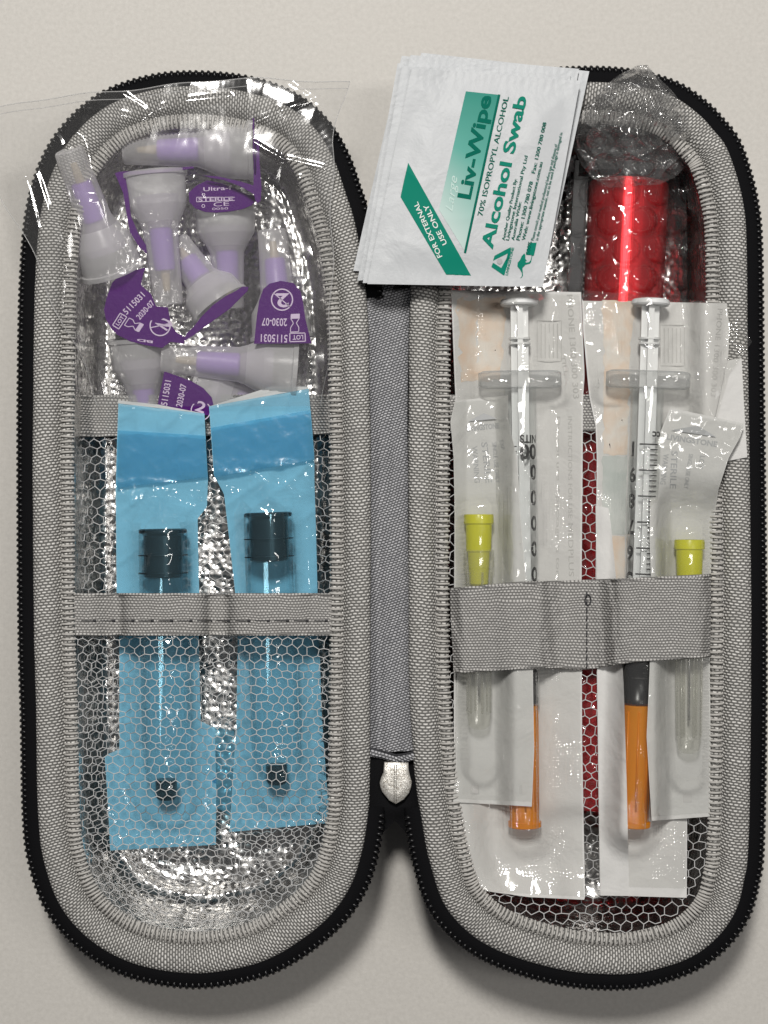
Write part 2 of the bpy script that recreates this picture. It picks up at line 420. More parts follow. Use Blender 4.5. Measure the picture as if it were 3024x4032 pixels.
# ------------------------------------------------------------------ the case
case = thing('travel_case', 'black zip-up travel case lying open, grey rims and silver foil lining', 'case', (0, 0, 0))
def build_half(ol, hinge_test, ridges):
    def wob(i, d, z):
        k = noise.noise(Vector((ol.p[i].x * 0.05, ol.p[i].y * 0.05, d * 0.03))) * 0.35 + noise.noise(Vector((ol.p[i].x * 0.2, ol.p[i].y * 0.2, 3))) * 0.12
        return d + k * 0.8, z + k
    mb = MB(); ol.sweep(mb, [(0.1, 28.6), (-0.4, 26.5), (-0.6, 16), (0.3, 8), (2.6, 3), (6, 0.9), (10, 0.35)])
    mb.poly([Vector((q.x, q.y, 0.35)) for q in ol.off(10)])
    shell = mb.build('outer_shell', M['black'], case, sharp=50)
    mb = MB(); ol.sweep(mb, [(0.15, 28.3), (-0.15, 29.3), (0.25, 30.2), (1.3, 30.9), (3.0, 31.2), (4.6, 30.9), (5.8, 30.0), (6.4, 28.9), (6.75, 28.2), (7.1, 28.9), (8.2, 29.5), (9.3, 29.3), (9.75, 28.7), (9.8, 27.6)], wob=wob)
    mb.build('rim_binding', M['binding'], shell)
    # overlock stitches across the inner edge
    mb = MB(); n = int(ol.len / 1.28)
    for k in range(n):
        f = k / n * NO; i = int(f) % NO; t = f - int(f)
        p = ol.p[i].lerp(ol.p[(i + 1) % NO], t); nn = ol.nrm[i]; tg = Vector((nn.y, -nn.x)); sl = random.uniform(-0.25, 0.25)
        pts = []
        for d, z in ((6.85, 28.8), (7.3, 29.55), (8.4, 29.95), (9.4, 29.65), (9.95, 28.9)):
            dd, zz = wob(i, d, z); q = p + nn * dd + tg * sl * (d - 8.4) * 0.3; pts.append(Vector((q.x, q.y, zz)))
        mb.tube(pts, 0.30, 5, cap=False)
    mb.build('overlock_stitching', M['stitch'], shell, kind='stuff')
    # foil lining
    mb = MB(); prof = [(9.6, 28.4), (9.9, 24), (10.1, 16), (10.6, 10), (11.8, 6.6), (13.4, 5.2)] + ridges
    def fw(i, d, z):
        k = noise.noise(Vector((ol.p[i].x * 0.09, ol.p[i].y * 0.09, d * 0.3))) * 0.7
        return d + k * (0.3 if d > 10 else 0), z + (k * 0.5 if d > 12 else 0)
    ol.sweep(mb, prof, wob=fw); last = len(mb.v) - (NO + 1)
    mb.f.append(tuple(range(last, last + NO)))
    mb.build('foil_lining', M['foil'], shell)
    # zipper
    keep = [not hinge_test(ol.px[i]) for i in range(NO)]
    st = next(i for i in range(NO) if keep[i] and not keep[i - 1]); idx = []
    i = st
    while keep[i % NO] and len(idx) < NO: idx.append(i % NO); i += 1
    mb = MB(); ol.sweep(mb, [(0.35, 29.35), (-0.8, 29.5), (-2.0, 29.3), (-3.2, 28.7), (-4.1, 27.9), (-4.0, 27.4), (-1.8, 28.4), (-0.2, 28.6)], idx)
    mb.build('zipper_tape', M['tape'], shell)
    mb = MB(); total = (len(idx) - 1) * ol.step; nt = int(total / 1.43)
    sph = []
    for a in range(5):
        for b in range(7):
            th = math.pi * a / 4; ph = 2 * math.pi * b / 7
            sph.append((math.cos(th), math.sin(th) * math.cos(ph), math.sin(th) * math.sin(ph)))
    for k in range(nt):
        f = k * 1.43 / ol.step; c = int(f); t = f - c; i = idx[c]; i2 = idx[min(c + 1, len(idx) - 1)]
        p = ol.p[i].lerp(ol.p[i2], t); nn = ol.nrm[i]; tg = Vector((nn.y, -nn.x)); o3 = Vector((-nn.x, -nn.y, -0.42)).normalized(); t3 = Vector((tg.x, tg.y, 0)); t3 = (t3 + o3 * 0.25).normalized(); u3 = o3.cross(t3)
        q = p - nn * 3.5; ctr = Vector((q.x, q.y, 28.6)); base = len(mb.v)
        mb.v += [ctr + o3 * s_[0] * 1.0 + t3 * s_[1] * 0.66 + u3 * s_[2] * 0.72 for s_ in sph]; mb.uv += [(0, 0)] * len(sph)
        for a in range(4):
            for b in range(7): mb.f.append((base + a * 7 + b, base + a * 7 + (b + 1) % 7, base + (a + 1) * 7 + (b + 1) % 7, base + (a + 1) * 7 + b))
    mb.build('zipper_coil', M['zipt'], shell, kind='stuff')
    return shell
shellL = build_half(OL, lambda p: p.x > 1380 and 1180 < p.y < 3170, [(14.6, 5.0), (15.6, 5.9), (16.8, 4.5), (18.2, 5.1), (19.6, 3.9), (21.4, 4.3), (23.5, 3.6)])
shellR = build_half(OR, lambda p: p.x < 1700 and 1150 < p.y < 3170, [(15, 4.55), (17, 4.0), (19, 3.65), (22, 3.4)])

# ------------------------------------------------------------------ generic sheets
class Pairs:
    """a sheet given by matching points down its left and right edges (photo px)"""
    def __init__(s, pairs):
        s.p = [(Vector(a), Vector(b)) for a, b in pairs]; L = [0]
        for i in range(1, len(s.p)):
            L.append(L[-1] + (((s.p[i][0] + s.p[i][1]) - (s.p[i - 1][0] + s.p[i - 1][1])) / 2).length)
        s.L = L
    def at(s, u, t):
        d = t * s.L[-1]; i = 0
        while i < len(s.L) - 2 and s.L[i + 1] < d: i += 1
        f = (d - s.L[i]) / (s.L[i + 1] - s.L[i] + 1e-9)
        a = s.p[i][0].lerp(s.p[i + 1][0], f); b = s.p[i][1].lerp(s.p[i + 1][1], f)
        return a.lerp(b, u)
    def sheet(s, mb, nu, nv, zf, u0=0, u1=1, t0=0, t1=1, off=0.0, rag=0.0):
        rows = []; uvs = []
        for j in range(nv + 1):
            t = lerp(t0, t1, j / nv); row = []; uv = []
            for i in range(nu + 1):
                u = lerp(u0, u1, i / nu); q = s.at(u, t)
                if rag: q = q + Vector((N3(q.y * 0.03, i), N3(q.x * 0.03, j))) * rag
                row.append(P(q.x, q.y, zf(q.x, q.y) + off)); uv.append(((q.x) * S, (q.y) * S))
            rows.append(row); uvs.append(uv)
        mb.grid(rows[::-1], uvs[::-1])
def bulge(px, py, a, b, r, zc, zb, w, zc2=None):
    """height of a film draped over a rod from a to b (px), radius r mm, centre height zc, falling to zb within w mm"""
    a = Vector(a); b = Vector(b); q = Vector((px, py)); d = b - a; t = max(0, min(1, (q - a).dot(d) / d.length_squared))
    z_c = zc if zc2 is None else lerp(zc, zc2, t)
    dist = (q - (a + d * t)).length * S; e = 0.72 * r
    if dist <= e: return z_c + math.sqrt(r * r - dist * dist) + 0.3
    v = z_c + math.sqrt(r * r - e * e) + 0.3
    tt = min(1, (dist - e) / (r * 0.28 + w))
    return zb + (v - zb) * (1 - tt) ** 1.6
def crease(px, py, pts, width, h):
    width *= 1.3; m = width / S + 2
    if not (min(p[0] for p in pts) - m < px < max(p[0] for p in pts) + m and min(p[1] for p in pts) - m < py < max(p[1] for p in pts) + m): return 0.0
    q = Vector((px, py)); best = 1e9
    for i in range(len(pts) - 1):
        a = Vector(pts[i]); b = Vector(pts[i + 1]); d = b - a; t = max(0, min(1, (q - a).dot(d) / d.length_squared))
        best = min(best, (q - (a + d * t)).length)
    best *= S
    return 0.24 * max(0, width - best)

def net(name, poly, y0, y1, x0, x1, zf, parent, w=43, row=33.5, r=0.19, seed=0):
    mb = MB(); polyc = poly[::3]; h = row / 0.75; nx = int((x1 - x0) / w) + 2; ny = int((y1 - y0) / row) + 2
    def wp(x, y):
        dx = 16 * N3(x * 0.004 + seed, y * 0.004) + 9 * N3(x * 0.017, y * 0.017 + seed); dy = 16 * N3(x * 0.004, y * 0.004 + 9 + seed) + 11 * N3(x * 0.017 + 4, y * 0.017 + seed) + 6 * N3(x * 0.06, y * 0.06 + 3); dx += 6 * N3(x * 0.06 + 7, y * 0.06)
        return x + dx, y + dy
    def pt(x, y):
        x, y = wp(x, y)
        if y < y0: return None
        z = zf(x, y); p = P(x, y, z)
        return p if inside(polyc, p.x, p.y) else None
    for j in range(ny):
        for i in range(nx):
            cx = x0 + i * w + (j % 2) * w / 2; cy = y0 + j * row
            top = pt(cx, cy - h / 2); tr = pt(cx + w / 2, cy - h / 4); br = pt(cx + w / 2, cy + h / 4); tl = pt(cx - w / 2, cy - h / 4)
            for a, b in ((top, tr), (tr, br), (top, tl)):
                if a and b: mb.tube([a, b], r, 4, cap=False)
    return mb.build(name, M['net'], parent)

openL = OL.off(9.3); openR = OR.off(9.3); rimLc = OL.p[::5]
# ---- heights of the soft layers in the left half
def z_backL(px, py):
    p = P(px, py, 22); d = edge_dist(openL, p.x, p.y)
    return 20.0 - 6.0 * sstep(0, 5, d) + 0.3 * N3(px * 0.01, py * 0.01)
TUBEA, TUBEB = ((642, 2100), (655, 3120)), ((1056, 2040), (1092, 3060))
def film_z(px, py, tube):
    base = 16.6 + 4.0 * sstep(2050, 1600, py)
    z = bulge(px, py, tube[0], tube[1], 6.2, 22.2, base, 3.2)
    return z
def zfA(px, py):
    z = film_z(px, py, TUBEA)
    z += 0.8 * max(0, 1 - abs(py - 1970 - 0.12 * (px - 640)) / 90) * ridge(px * 0.012, py * 0.02, 3)
    z += crease(px, py, [(470, 1930), (560, 2000), (640, 2040)], 1.2, 0.9) + crease(px, py, [(640, 2050), (720, 2010), (812, 1985)], 1.3, 1.2) + crease(px, py, [(560, 1890), (700, 1903), (810, 1905)], 0.8, 0.8)
    return z + 0.25 * N3(px * 0.015, py * 0.015, 1) + (0.5 * foldn(px * 0.01, py * 0.006, 51) + 0.35 * foldn(px * 0.02, py * 0.017, 53)) * (0.35 + 0.65 * sstep(2700, 3000, py) + 0.6 * sstep(2080, 1950, py) * sstep(1880, 1930, py))
def zfB(px, py):
    z = film_z(px, py, TUBEB)
    z += crease(px, py, [(860, 1900), (930, 1960), (1020, 2000)], 1.2, 1.0) + crease(px, py, [(1010, 1990), (1110, 1930), (1235, 1850)], 1.3, 1.1) + crease(px, py, [(1180, 1980), (1200, 1920), (1236, 1880)], 0.9, 0.9)
    z += 0.7 * ridge(px * 0.012, py * 0.016, 8) * sstep(2010, 1950, py) * sstep(1800, 1860, py)
    return z + 0.25 * N3(px * 0.015, py * 0.015, 5) + (0.5 * foldn(px * 0.01, py * 0.006, 61) + 0.35 * foldn(px * 0.02, py * 0.017, 63)) * (0.35 + 0.65 * sstep(2700, 3000, py) + 0.6 * sstep(2020, 1900, py) * sstep(1800, 1850, py))
def z_front(px, py):
    p = P(px, py, 28); d = edge_dist(openL, p.x, p.y)
    m = max(film_z(px + dx, py, tb_) for tb_ in (TUBEA, TUBEB) for dx in (-60, 0, 60)) + 0.8
    lo = 28.0 - 4.0 * sstep(0, 12, d)
    return lerp(28.2, max(m + 0.5, lo), sstep(0, 7, d)) + 0.25 * N3(px * 0.006, py * 0.006, 4)

net('net_pocket', openL, 1690, 3800, 250, 1420, z_backL, shellL, w=42, row=32, r=0.115, seed=2)
net('net_pocket', openL, 2470, 3800, 250, 1420, z_front, shellL, w=40, row=31, r=0.11, seed=7)
def band(name, pairs, zf, parent, stitch_t=None, thick=0.5, nu=70, nv=10, mat='elastic'):
    pr = Pairs(pairs); mb = MB(); pr.sheet(mb, nu, nv, zf, off=thick)
    # rolled lower and upper edges
    for t, sg in ((0, 1), (1, -1)):
        mb.tube([P(*pr.at(i / nu, t), zf(*pr.at(i / nu, t)) + thick * 0.55) for i in range(nu + 1)], 0.42, 6)
    o = mb.build(name, M[mat], parent)
    if stitch_t:
        m2 = MB(); n = 13
        for k in range(n):
            u = 0.05 + 0.9 * k / (n - 1); a = pr.at(u - 0.026, stitch_t + 0.03 * N3(k, 1)); b = pr.at(u + 0.026, stitch_t + 0.03 * N3(k + 1, 1)); c = pr.at(u + 0.026, stitch_t + 0.05)
            m2.tube([P(a.x, a.y, zf(a.x, a.y) + thick), P((a.x + b.x) / 2, (a.y + b.y) / 2, zf((a.x + b.x) / 2, b.y) + thick + 0.2), P(b.x, b.y, zf(b.x, b.y) + thick)], 0.13, 5)
            m2.tube([P(b.x - 6, b.y, zf(b.x, b.y) + thick + 0.1), P(b.x + 6, b.y, zf(b.x, b.y) + thick + 0.1)], 0.34, 5)
        m2.build('stitching', M['thread'], parent)
    return o
band('elastic_edge', [((288, 1560), (1318, 1560)), ((290, 1630), (1316, 1630)), ((292, 1715), (1316, 1705))], lambda x, y: z_backL(x, y), shellL)
def z_ebL(px, py): return max(z_front(px + dx, py) for dx in (-25, 0, 25)) + 0.3
band('elastic_edge', [((292, 2342), (1312, 2342)), ((294, 2420), (1310, 2420)), ((296, 2497), (1308, 2497))],
     lambda x, y: z_ebL(x, y), shellL, stitch_t=0.66)

# ---- hinge between the halves
def z_hinge(px, py):
    u = (px - 1540) / 90
    return 26.5 + 1.9 * u * u - 0.9 * math.exp(-((px - 1490 - 15 * N3(py * 0.003, 0)) / 22) ** 2) + 0.5 * N3(px * 0.008, py * 0.004, 7) + 1.0 * N3(px * 0.028, py * 0.0012, 9)
hp = Pairs([((1446, 1040), (1632, 1040)), ((1446, 1200), (1628, 1200)), ((1448, 1900), (1622, 1900)), ((1450, 2600), (1626, 2600)), ((1452, 2965), (1642, 2955))])
mb = MB(); hp.sheet(mb, 26, 150, z_hinge)
hinge = mb.build('hinge_strip', M['hinge'], case)
mb = MB(); fold = [(1455, 2962), (1500, 2972), (1560, 2990), (1600, 2984), (1640, 2974)]
mb.tube([P(x, y, z_hinge(x, 2950) + 0.5) for x, y in fold], 1.0, 8); mb.build('folded_hem', M['hinge'], hinge)
mb = MB(); mb.tube([P(x, y - 16, z_hinge(x, 2950) + 1.2) for x, y in fold], 0.28, 5); mb.build('stitching', M['thread'], hinge)
mb = MB()
rows = []
for j in range(21):
    row = []
    for i in range(19):
        u = i / 18; bot = 3230 + 130 * abs(2 * u - 1); y = lerp(2950, bot, j / 20)
        xl = lerp(1440, 1452, sstep(2950, 3100, y)) - 26 * sstep(3150, 3330, y); xr = lerp(1655, 1668, sstep(2950, 3250, y)) + 10 * sstep(3200, 3330, y)
        x = lerp(xl, xr, u); row.append(P(x, y, 25.4 + 2.6 * (2 * u - 1) ** 2 - 2.0 * sstep(3180, 3240, y) * (1 - abs(2 * u - 1))))
    rows.append(row)
mb.grid(rows[::-1])
gus = mb.build('hinge_gusset', M['black'], case)
tabpts = [(1513, 3000), (1608, 3000), (1610, 3035), (1616, 3060), (1622, 3078), (1619, 3100), (1611, 3122), (1590, 3148), (1560, 3165), (1533, 3153), (1505, 3118), (1497, 3098), (1495, 3080), (1501, 3060), (1510, 3040)]
mb = MB(); zt = lambda x, y: 27.6 + 0.3 * math.cos((x - 1557) / 40)
c = Vector((1557, 3075)); rows = []
for f, dz in ((1.0, -0.9), (1.0, -0.15), (0.95, 0.12), (0.6, 0.3), (0.2, 0.35), (0.01, 0.35)):
    rows.append([P(c.x + (x - c.x) * f, c.y + (y - c.y) * f, 27.6 + dz + 0.2) for x, y in tabpts])
mb.grid([r[::-1] for r in rows], wrap=True)
pt_ = mb.build('silver_end_tab', M['silver'], case)
mb = MB()
for dx in (-4, 4): mb.tube([P(1557 + dx, 3012, 28.2), P(1556 + dx, 3080, 28.3), P(1556 + dx, 3160, 27.95)], 0.09, 5)
mb.build('groove_line', M['seam'], pt_)

# ------------------------------------------------------------------ pen needles in a clear bag
def frame_of(a, za, b, zb):
    A = P(*a, za); B = P(*b, zb); X = (B - A).normalized(); Z = Vector((0, 0, 1)); Y = Z.cross(X).normalized(); Z = X.cross(Y)
    return A, Matrix((X, Y, Z)).transposed(), (B - A).length
mb = MB(); CAPP = [(0.3, 0.01), (0.3, 2.6), (0, 2.9), (0, 3.35), (0.5, 3.65), (9, 3.95), (18.2, 4.4), (19.2, 4.75), (20.2, 5.1), (24.0, 7.05), (24.6, 7.25), (31.0, 7.6), (31.2, 8.1), (32.3, 8.15)]
mb.lathe(CAPP[:9], 36); cap_me = mb.build('cap_tube', M['frost'], None, local=True, sharp=40); cap_data = cap_me.data; bpy.data.objects.remove(cap_me)
mb = MB(); mb.lathe(CAPP[8:], 36); cap_me = mb.build('cap_skirt', M['frostw'], None, local=True, sharp=40); skirt_data = cap_me.data; bpy.data.objects.remove(cap_me)
mb = MB(); mb.lathe([(8.4, 0.01), (8.4, 2.3), (8.8, 2.6), (18.2, 2.9), (18.6, 2.5), (18.6, 0.01)], 24)
tmp = mb.build('inner_shield', M['lilac'], None, local=True, sharp=40); shield_data = tmp.data; bpy.data.objects.remove(tmp)
mb = MB(); mb.lathe([(3.4, 0.01), (3.4, 0.8), (8.3, 1.2), (8.3, 0.01)], 14)
tmp = mb.build('needle_guard', M['cream'], None, local=True, sharp=40); guard_data = tmp.data; bpy.data.objects.remove(tmp)
mb = MB(); mb.lathe([(18.7, 0.01), (18.7, 2.8), (20.4, 3.3), (24.2, 5.2), (26.5, 5.4), (26.5, 0.01)], 24)
tmp = mb.build('hub', M['hubp'], None, local=True, sharp=40); hub_data = tmp.data; bpy.data.objects.remove(tmp)
PN = 'purple pen needles in the clear bag'
def pen_needle(label, a, za, b, zb, seal=True):
    A, Rm, L = frame_of(a, za, b, zb)
    t = thing('pen_needle', label, 'pen needle', A, PN, Rm)
    s = L / 32.3
    for nm, d in (('cap_tube', cap_data), ('cap_skirt', skirt_data), ('inner_shield', shield_data), ('needle_guard', guard_data), ('hub', hub_data)):
        o = link(bpy.data.objects.new(nm, d), t); o.scale = (s, 1, 1)
    if seal:
        m_ = MB(); rr = []
        for x in (L + 0.15, L + 0.5):
            rr.append([Vector((x + 0.35 * N3(k * 0.7, 2, x), (8.7 + 0.5 * N3(k * 0.9, 5)) * math.cos(2 * math.pi * k / 40), (8.7 + 0.5 * N3(k * 0.9, 5)) * math.sin(2 * math.pi * k / 40))) for k in range(40)])
        m_.grid(rr, wrap=True); m_.f.append(tuple(range(40))); m_.f.append(tuple(range(40, 80))); m_.build('seal_foil', M['purple'], t, local=True, sharp=40)
    return t
def tab_part(t, pts, zf, thick=0.35):
    m_ = MB(); n = len(pts)
    top = [P(x, y, zf(x, y)) for x, y in pts]; bot = [p - Vector((0, 0, thick)) for p in top]
    m_.add(top + bot, [tuple(range(n))[::-1], tuple(range(n, 2 * n))] + [(i, (i + 1) % n, n + (i + 1) % n, n + i) for i in range(n)])
    bmx = m_.build('peel_tab', M['purple'], t, smooth=False)
    return bmx
def zz(px, py, s, o): return (o[0] + px * s, o[1] + py * s)
s4 = 400 / 1475; o4 = (400, 1050)                       # close-up frames used for reading the tabs
s5 = 600 / 1659; o5 = (700, 650)
q4 = lambda x, y: zz(x, y, s4, o4)
q5 = lambda x, y: zz(x, y, s5, o5)
def print_part(tab, fn, mat='purpleprint'):
    m_ = MB(); fn(m_); return m_.build('printed_text', M[mat], tab, smooth=False)
def hourglass(m_, q, c, ux, uy, z, w=1.0):
    c = Vector(c); ux = Vector(ux); uy = Vector(uy)
    pts = [(-1, -2), (1, -2), (1, -1), (0.35, 0), (1, 1), (1, 2), (-1, 2), (-1, 1), (-0.35, 0), (-1, -1), (-1, -2)]
    for i in range(len(pts) - 1):
        stroke(m_, q(*(c + ux * pts[i][0] + uy * pts[i][1])), q(*(c + ux * pts[i + 1][0] + uy * pts[i + 1][1])), 3.2 * w, z)
    flat_poly(m_, [q(*(c + ux * a + uy * b)) for a, b in ((-1, 1), (1, 1), (1, 2), (-1, 2))][::1], z, 0.09)

# lower layer
n_e = pen_needle('pen needle half hidden mid bag, purple sterile tab face up', (905, 1215), 13.5, (885, 822), 15.5, seal=False)
ze = lambda x, y: 25.0 - 0.006 * (y - 700) * 1 + 0 * x
te = tab_part(n_e, [q5(*p) for p in ((118, 300), (200, 225), (320, 165), (480, 200), (640, 265), (760, 325), (850, 330), (870, 365), (800, 440), (700, 480), (560, 505), (420, 518), (300, 510), (190, 470), (125, 400))], ze)
def pe(m_):
    put_text(m_, 'Ultra-f', q5(280, 285), q5(590, 265), 15, ze, bold=0.01); put_text(m_, '0', q5(262, 335), q5(300, 333), 9, ze)
    put_text(m_, 'STERILE', q5(225, 395), q5(600, 380), 13, ze, bold=0.015); put_text(m_, 'CE', q5(390, 452), q5(560, 440), 16, ze); put_text(m_, '0050', q5(375, 490), q5(548, 482), 9, ze)
    ring(m_, q5(278, 445), 4.5, 7, ze)
    for a, b in (((205, 350), (620, 350)), ((205, 400), (620, 385)), ((205, 350), (205, 400))): stroke(m_, q5(*a), q5(*b), 2.6, ze)
print_part(te, pe)
n_g = pen_needle('upright pen needle low on the left, tilted purple lot tab above it', (590, 1800), 10.0, (545, 1330), 14.5, seal=False)
zg = lambda x, y: 22.6 + 0.004 * (1330 - y)
tg_ = tab_part(n_g, [q4(*p) for p in ((640, 15), (420, 60), (250, 130), (150, 240), (80, 430), (35, 620), (60, 760), (140, 900), (230, 990), (420, 1085), (640, 1140), (880, 1180), (1000, 1090), (1200, 1120), (1215, 1020), (1090, 960), (1010, 850), (980, 690), (960, 590), (790, 575), (750, 480), (720, 400), (640, 330), (570, 260), (600, 120))], zg)
def pg(m_):
    put_text(m_, '5115031', q4(365, 700), q4(635, 425), 24, zg, bold=0.015); put_text(m_, '2030-07', q4(555, 775), q4(775, 535), 22, zg, bold=0.015)
    put_text(m_, 'LOT', q4(245, 860), q4(330, 735), 14, zg, bold=0.02)
    c = [q4(160, 850), q4(270, 675), q4(365, 730), q4(250, 905)]
    for i in range(4): stroke(m_, c[i], c[(i + 1) % 4], 4, zg)
    hourglass(m_, lambda x, y: q4(x, y), (470, 845), (35, -52), (52, 24), zg)
    ring(m_, q4(850, 855), 37, 42, zg); put_text(m_, '2', q4(775, 815), q4(945, 930), 40, zg, bold=0.02, up=(0.85, -0.5)); stroke(m_, q4(715, 885), q4(985, 825), 4, zg)
    put_text(m_, 'BD', q4(745, 1078), q4(515, 1045), 9, zg, bold=0.03)
print_part(tg_, pg)
n_i = pen_needle('pen needle behind the tops of both blue pouches, purple tab cut off by the pouches', (1160, 1640), 9.0, (760, 1530), 10.4, seal=False)
zi = lambda x, y: 19.2 - 0.003 * (y - 1500)
ti = tab_part(n_i, [q4(*p) for p in ((910, 1520), (1100, 1585), (1300, 1660), (1475, 1760), (1600, 1900), (1640, 2080), (1600, 2160), (800, 2110), (830, 1900), (880, 1680))], zi)
def pi_(m_):
    put_text(m_, '5115031', q4(950, 2020), q4(1010, 1660), 24, zi, bold=0.015); put_text(m_, '2030-07', q4(1165, 2045), q4(1235, 1715), 24, zi, bold=0.015)
    ring(m_, q4(1440, 2090), 36, 40, zi); put_text(m_, '2', q4(1350, 2080), q4(1480, 2130), 40, zi, bold=0.02)
print_part(ti, pi_)
n_f = pen_needle('pen needle at the right edge of the bag, purple lot tab printed upside down', (1070, 905), 17.0, (1112, 1335), 15.0, seal=False)
zf_ = lambda x, y: 23.6 + 0 * x
tf = tab_part(n_f, [q5(*p) for p in ((830, 1945), (845, 1800), (860, 1650), (885, 1480), (930, 1350), (1000, 1290), (1120, 1260), (1260, 1285), (1335, 1370), (1365, 1500), (1390, 1680), (1420, 1800), (1455, 1940))], zf_)
def pf(m_):
    put_text(m_, '5115031', q5(1195, 1850), q5(905, 1842), 29, zf_, bold=0.015); put_text(m_, '2030-07', q5(1190, 1672), q5(915, 1665), 29, zf_, bold=0.015)
    put_text(m_, 'LOT', q5(1365, 1850), q5(1250, 1853), 17, zf_, bold=0.02)
    c = [q5(1220, 1830), q5(1385, 1828), q5(1390, 1918), q5(1220, 1922)]
    for i in range(4): stroke(m_, c[i], c[(i + 1) % 4], 4, zf_)
    hourglass(m_, lambda x, y: q5(x, y), (1275, 1720), (-45, 2), (2, -48), zf_)
    ring(m_, q5(1135, 1465), 39, 44, zf_); put_text(m_, '2', q5(1210, 1400), q5(1070, 1400), 52, zf_, bold=0.02); stroke(m_, q5(1045, 1395), q5(1225, 1545), 4, zf_)
print_part(tf, pf)
n_d = pen_needle('pen needle lying diagonally in the bag, wide end down right with dark purple edge', (690, 955), 15.0, (868, 1205), 16.5, seal=False)
tab_part(n_d, [(978, 1130), (955, 1128), (930, 1145), (890, 1165), (840, 1200), (790, 1250), (760, 1290), (735, 1312), (720, 1345), (760, 1322), (800, 1290), (850, 1255), (905, 1215), (950, 1170), (975, 1145)], lambda x, y: 24.0)
# upper layer
n_a = pen_needle('topmost pen needle lying crosswise, narrow end pointing left', (486, 590), 24.5, (1000, 585), 23.6)
tab_part(n_a, [(1003, 440), (1012, 445), (1020, 520), (1022, 640), (1030, 740), (1026, 790), (1014, 800), (1006, 790), (1000, 765), (950, 735), (880, 708), (830, 700), (800, 690), (860, 695), (950, 715), (998, 730)], lambda x, y: 28.0)
n_b = pen_needle('leftmost pen needle in the bag, narrow end up against the rim', (270, 590), 33.0, (447, 1068), 20.0, seal=False)
n_c = pen_needle('pen needle standing wide end up in the middle of the bag', (664, 1200), 20.6, (608, 678), 23.2, seal=False)
tab_part(n_c, [(452, 682), (470, 676), (560, 672), (760, 655), (765, 662), (640, 680), (492, 690), (505, 760), (515, 850), (545, 920), (575, 965), (578, 1000), (550, 975), (512, 915), (498, 840), (485, 760)], lambda x, y: 26.5)
n_h = pen_needle('pen needle lying crosswise just above the blue pouches, narrow end left', (636, 1412), 18.0, (1170, 1452), 15.5, seal=False)

# the clear bag
NEED = [((350, 800), (447, 1068), 7.8, 25, 21), ((270, 590), (340, 780), 4.4, 33, 27)]
BC = [([(-40, 470), (90, 425), (220, 415), (390, 430), (470, 455), (560, 475)], 1.1, 2.0), ([(560, 475), (600, 440), (720, 400), (900, 380)], 0.9, 1.0),
      ([(1150, 315), (1200, 345), (1260, 390), (1335, 450)], 1.0, 2.2), ([(1060, 740), (1090, 900), (1170, 1150), (1240, 1400), (1290, 1560)], 0.8, 1.3), ([(1000, 560), (1100, 620), (1270, 660)], 0.7, 0.8),
      ([(140, 680), (230, 950), (320, 1250), (400, 1560)], 1.0, 1.5), ([(230, 600), (300, 900), (340, 1200), (410, 1560)], 0.8, 1.3), ([(150, 400), (240, 560), (300, 800)], 0.7, 0.9), ([(960, 500), (1150, 420), (1250, 380)], 0.8, 1.0),
      ([(0, 560), (60, 620), (110, 740), (150, 900)], 0.8, 1.2), ([(1090, 430), (1120, 560), (1080, 720)], 0.8, 1.0), ([(420, 330), (560, 420), (600, 470)], 0.7, 0.9), ([(-20, 640), (60, 700), (130, 690)], 0.8, 1.2), ([(1180, 700), (1250, 900), (1270, 1100)], 0.7, 1.0), ([(760, 700), (800, 780), (770, 860)], 0.6, 0.8), ([(1000, 1080), (1060, 1180), (1130, 1160)], 0.6, 0.9), ([(40, 430), (60, 520), (10, 600)], 0.7, 1.0)]
def z_bag(px, py):
    p = P(px, py, 30); d = edge_dist(OL.p, p.x, p.y); ins = inside(rimLc, p.x, p.y)
    pl = 33.4 - 11.0 * sstep(600, 1640, py)
    rim = lerp(33.2, pl, sstep(6, 16, d)) if ins else lerp(33.2, 29.0, sstep(0, 25, d))
    if ins and py > 1300: rim = min(rim, lerp(34, 22, sstep(1300, 1600, py)))
    m = max([bulge(px, py, a, b, r, z, 18, 7, z2) for a, b, r, z, z2 in NEED])
    z = max(rim, m + 0.3) if ins else rim
    for pts, w, h in BC: z += crease(px, py, pts, w, h)
    q = Vector((px, py, 0))
    return z + 0.22 * N3(px * 0.004, py * 0.003, 3) + 0.18 * ridge(px * 0.007 + py * 0.002, py * 0.0012, 6) + 0.015 * N3(px * 0.04, py * 0.03, 2)
bagp = Pairs([((-70, 440), (1372, 318)), ((-60, 560), (1335, 440)), ((-20, 720), (1312, 560)), ((80, 900), (1306, 760)), ((160, 1080), (1308, 980)), ((240, 1250), (1304, 1200)), ((330, 1450), (1290, 1420)), ((395, 1600), (1270, 1600))])
_at = bagp.at
def bag_at(u, t):
    q = _at(u, t); w = max(0, 1 - 5 * t)
    return q + Vector((12 * math.sin(t * 17) * (1 - u) ** 3 + 7 * math.sin(t * 23 + 1) * u ** 3, -(46 * math.sin(math.pi * u) + 7 * math.sin(11 * u) + 4 * math.sin(27 * u)) * w))
bagp.at = bag_at
bag = thing('polybag', 'crinkled clear plastic bag of purple pen needles in the left half', 'bag', P(700, 900, 5))
mb = MB(); bagp.sheet(mb, 230, 210, z_bag, t0=-0.0); mb.build('front_film', M['bag'], bag)
mb = MB()
for u in (0.0, 1.0): mb.tube([(lambda q: P(q.x, q.y, z_bag(q.x, q.y)))(bagp.at(u, i / 80)) for i in range(81)], 0.11, 5)
mb.tube([(lambda q: P(q.x, q.y, z_bag(q.x, q.y)))(bagp.at(i / 120, 0)) for i in range(121)], 0.13, 5)
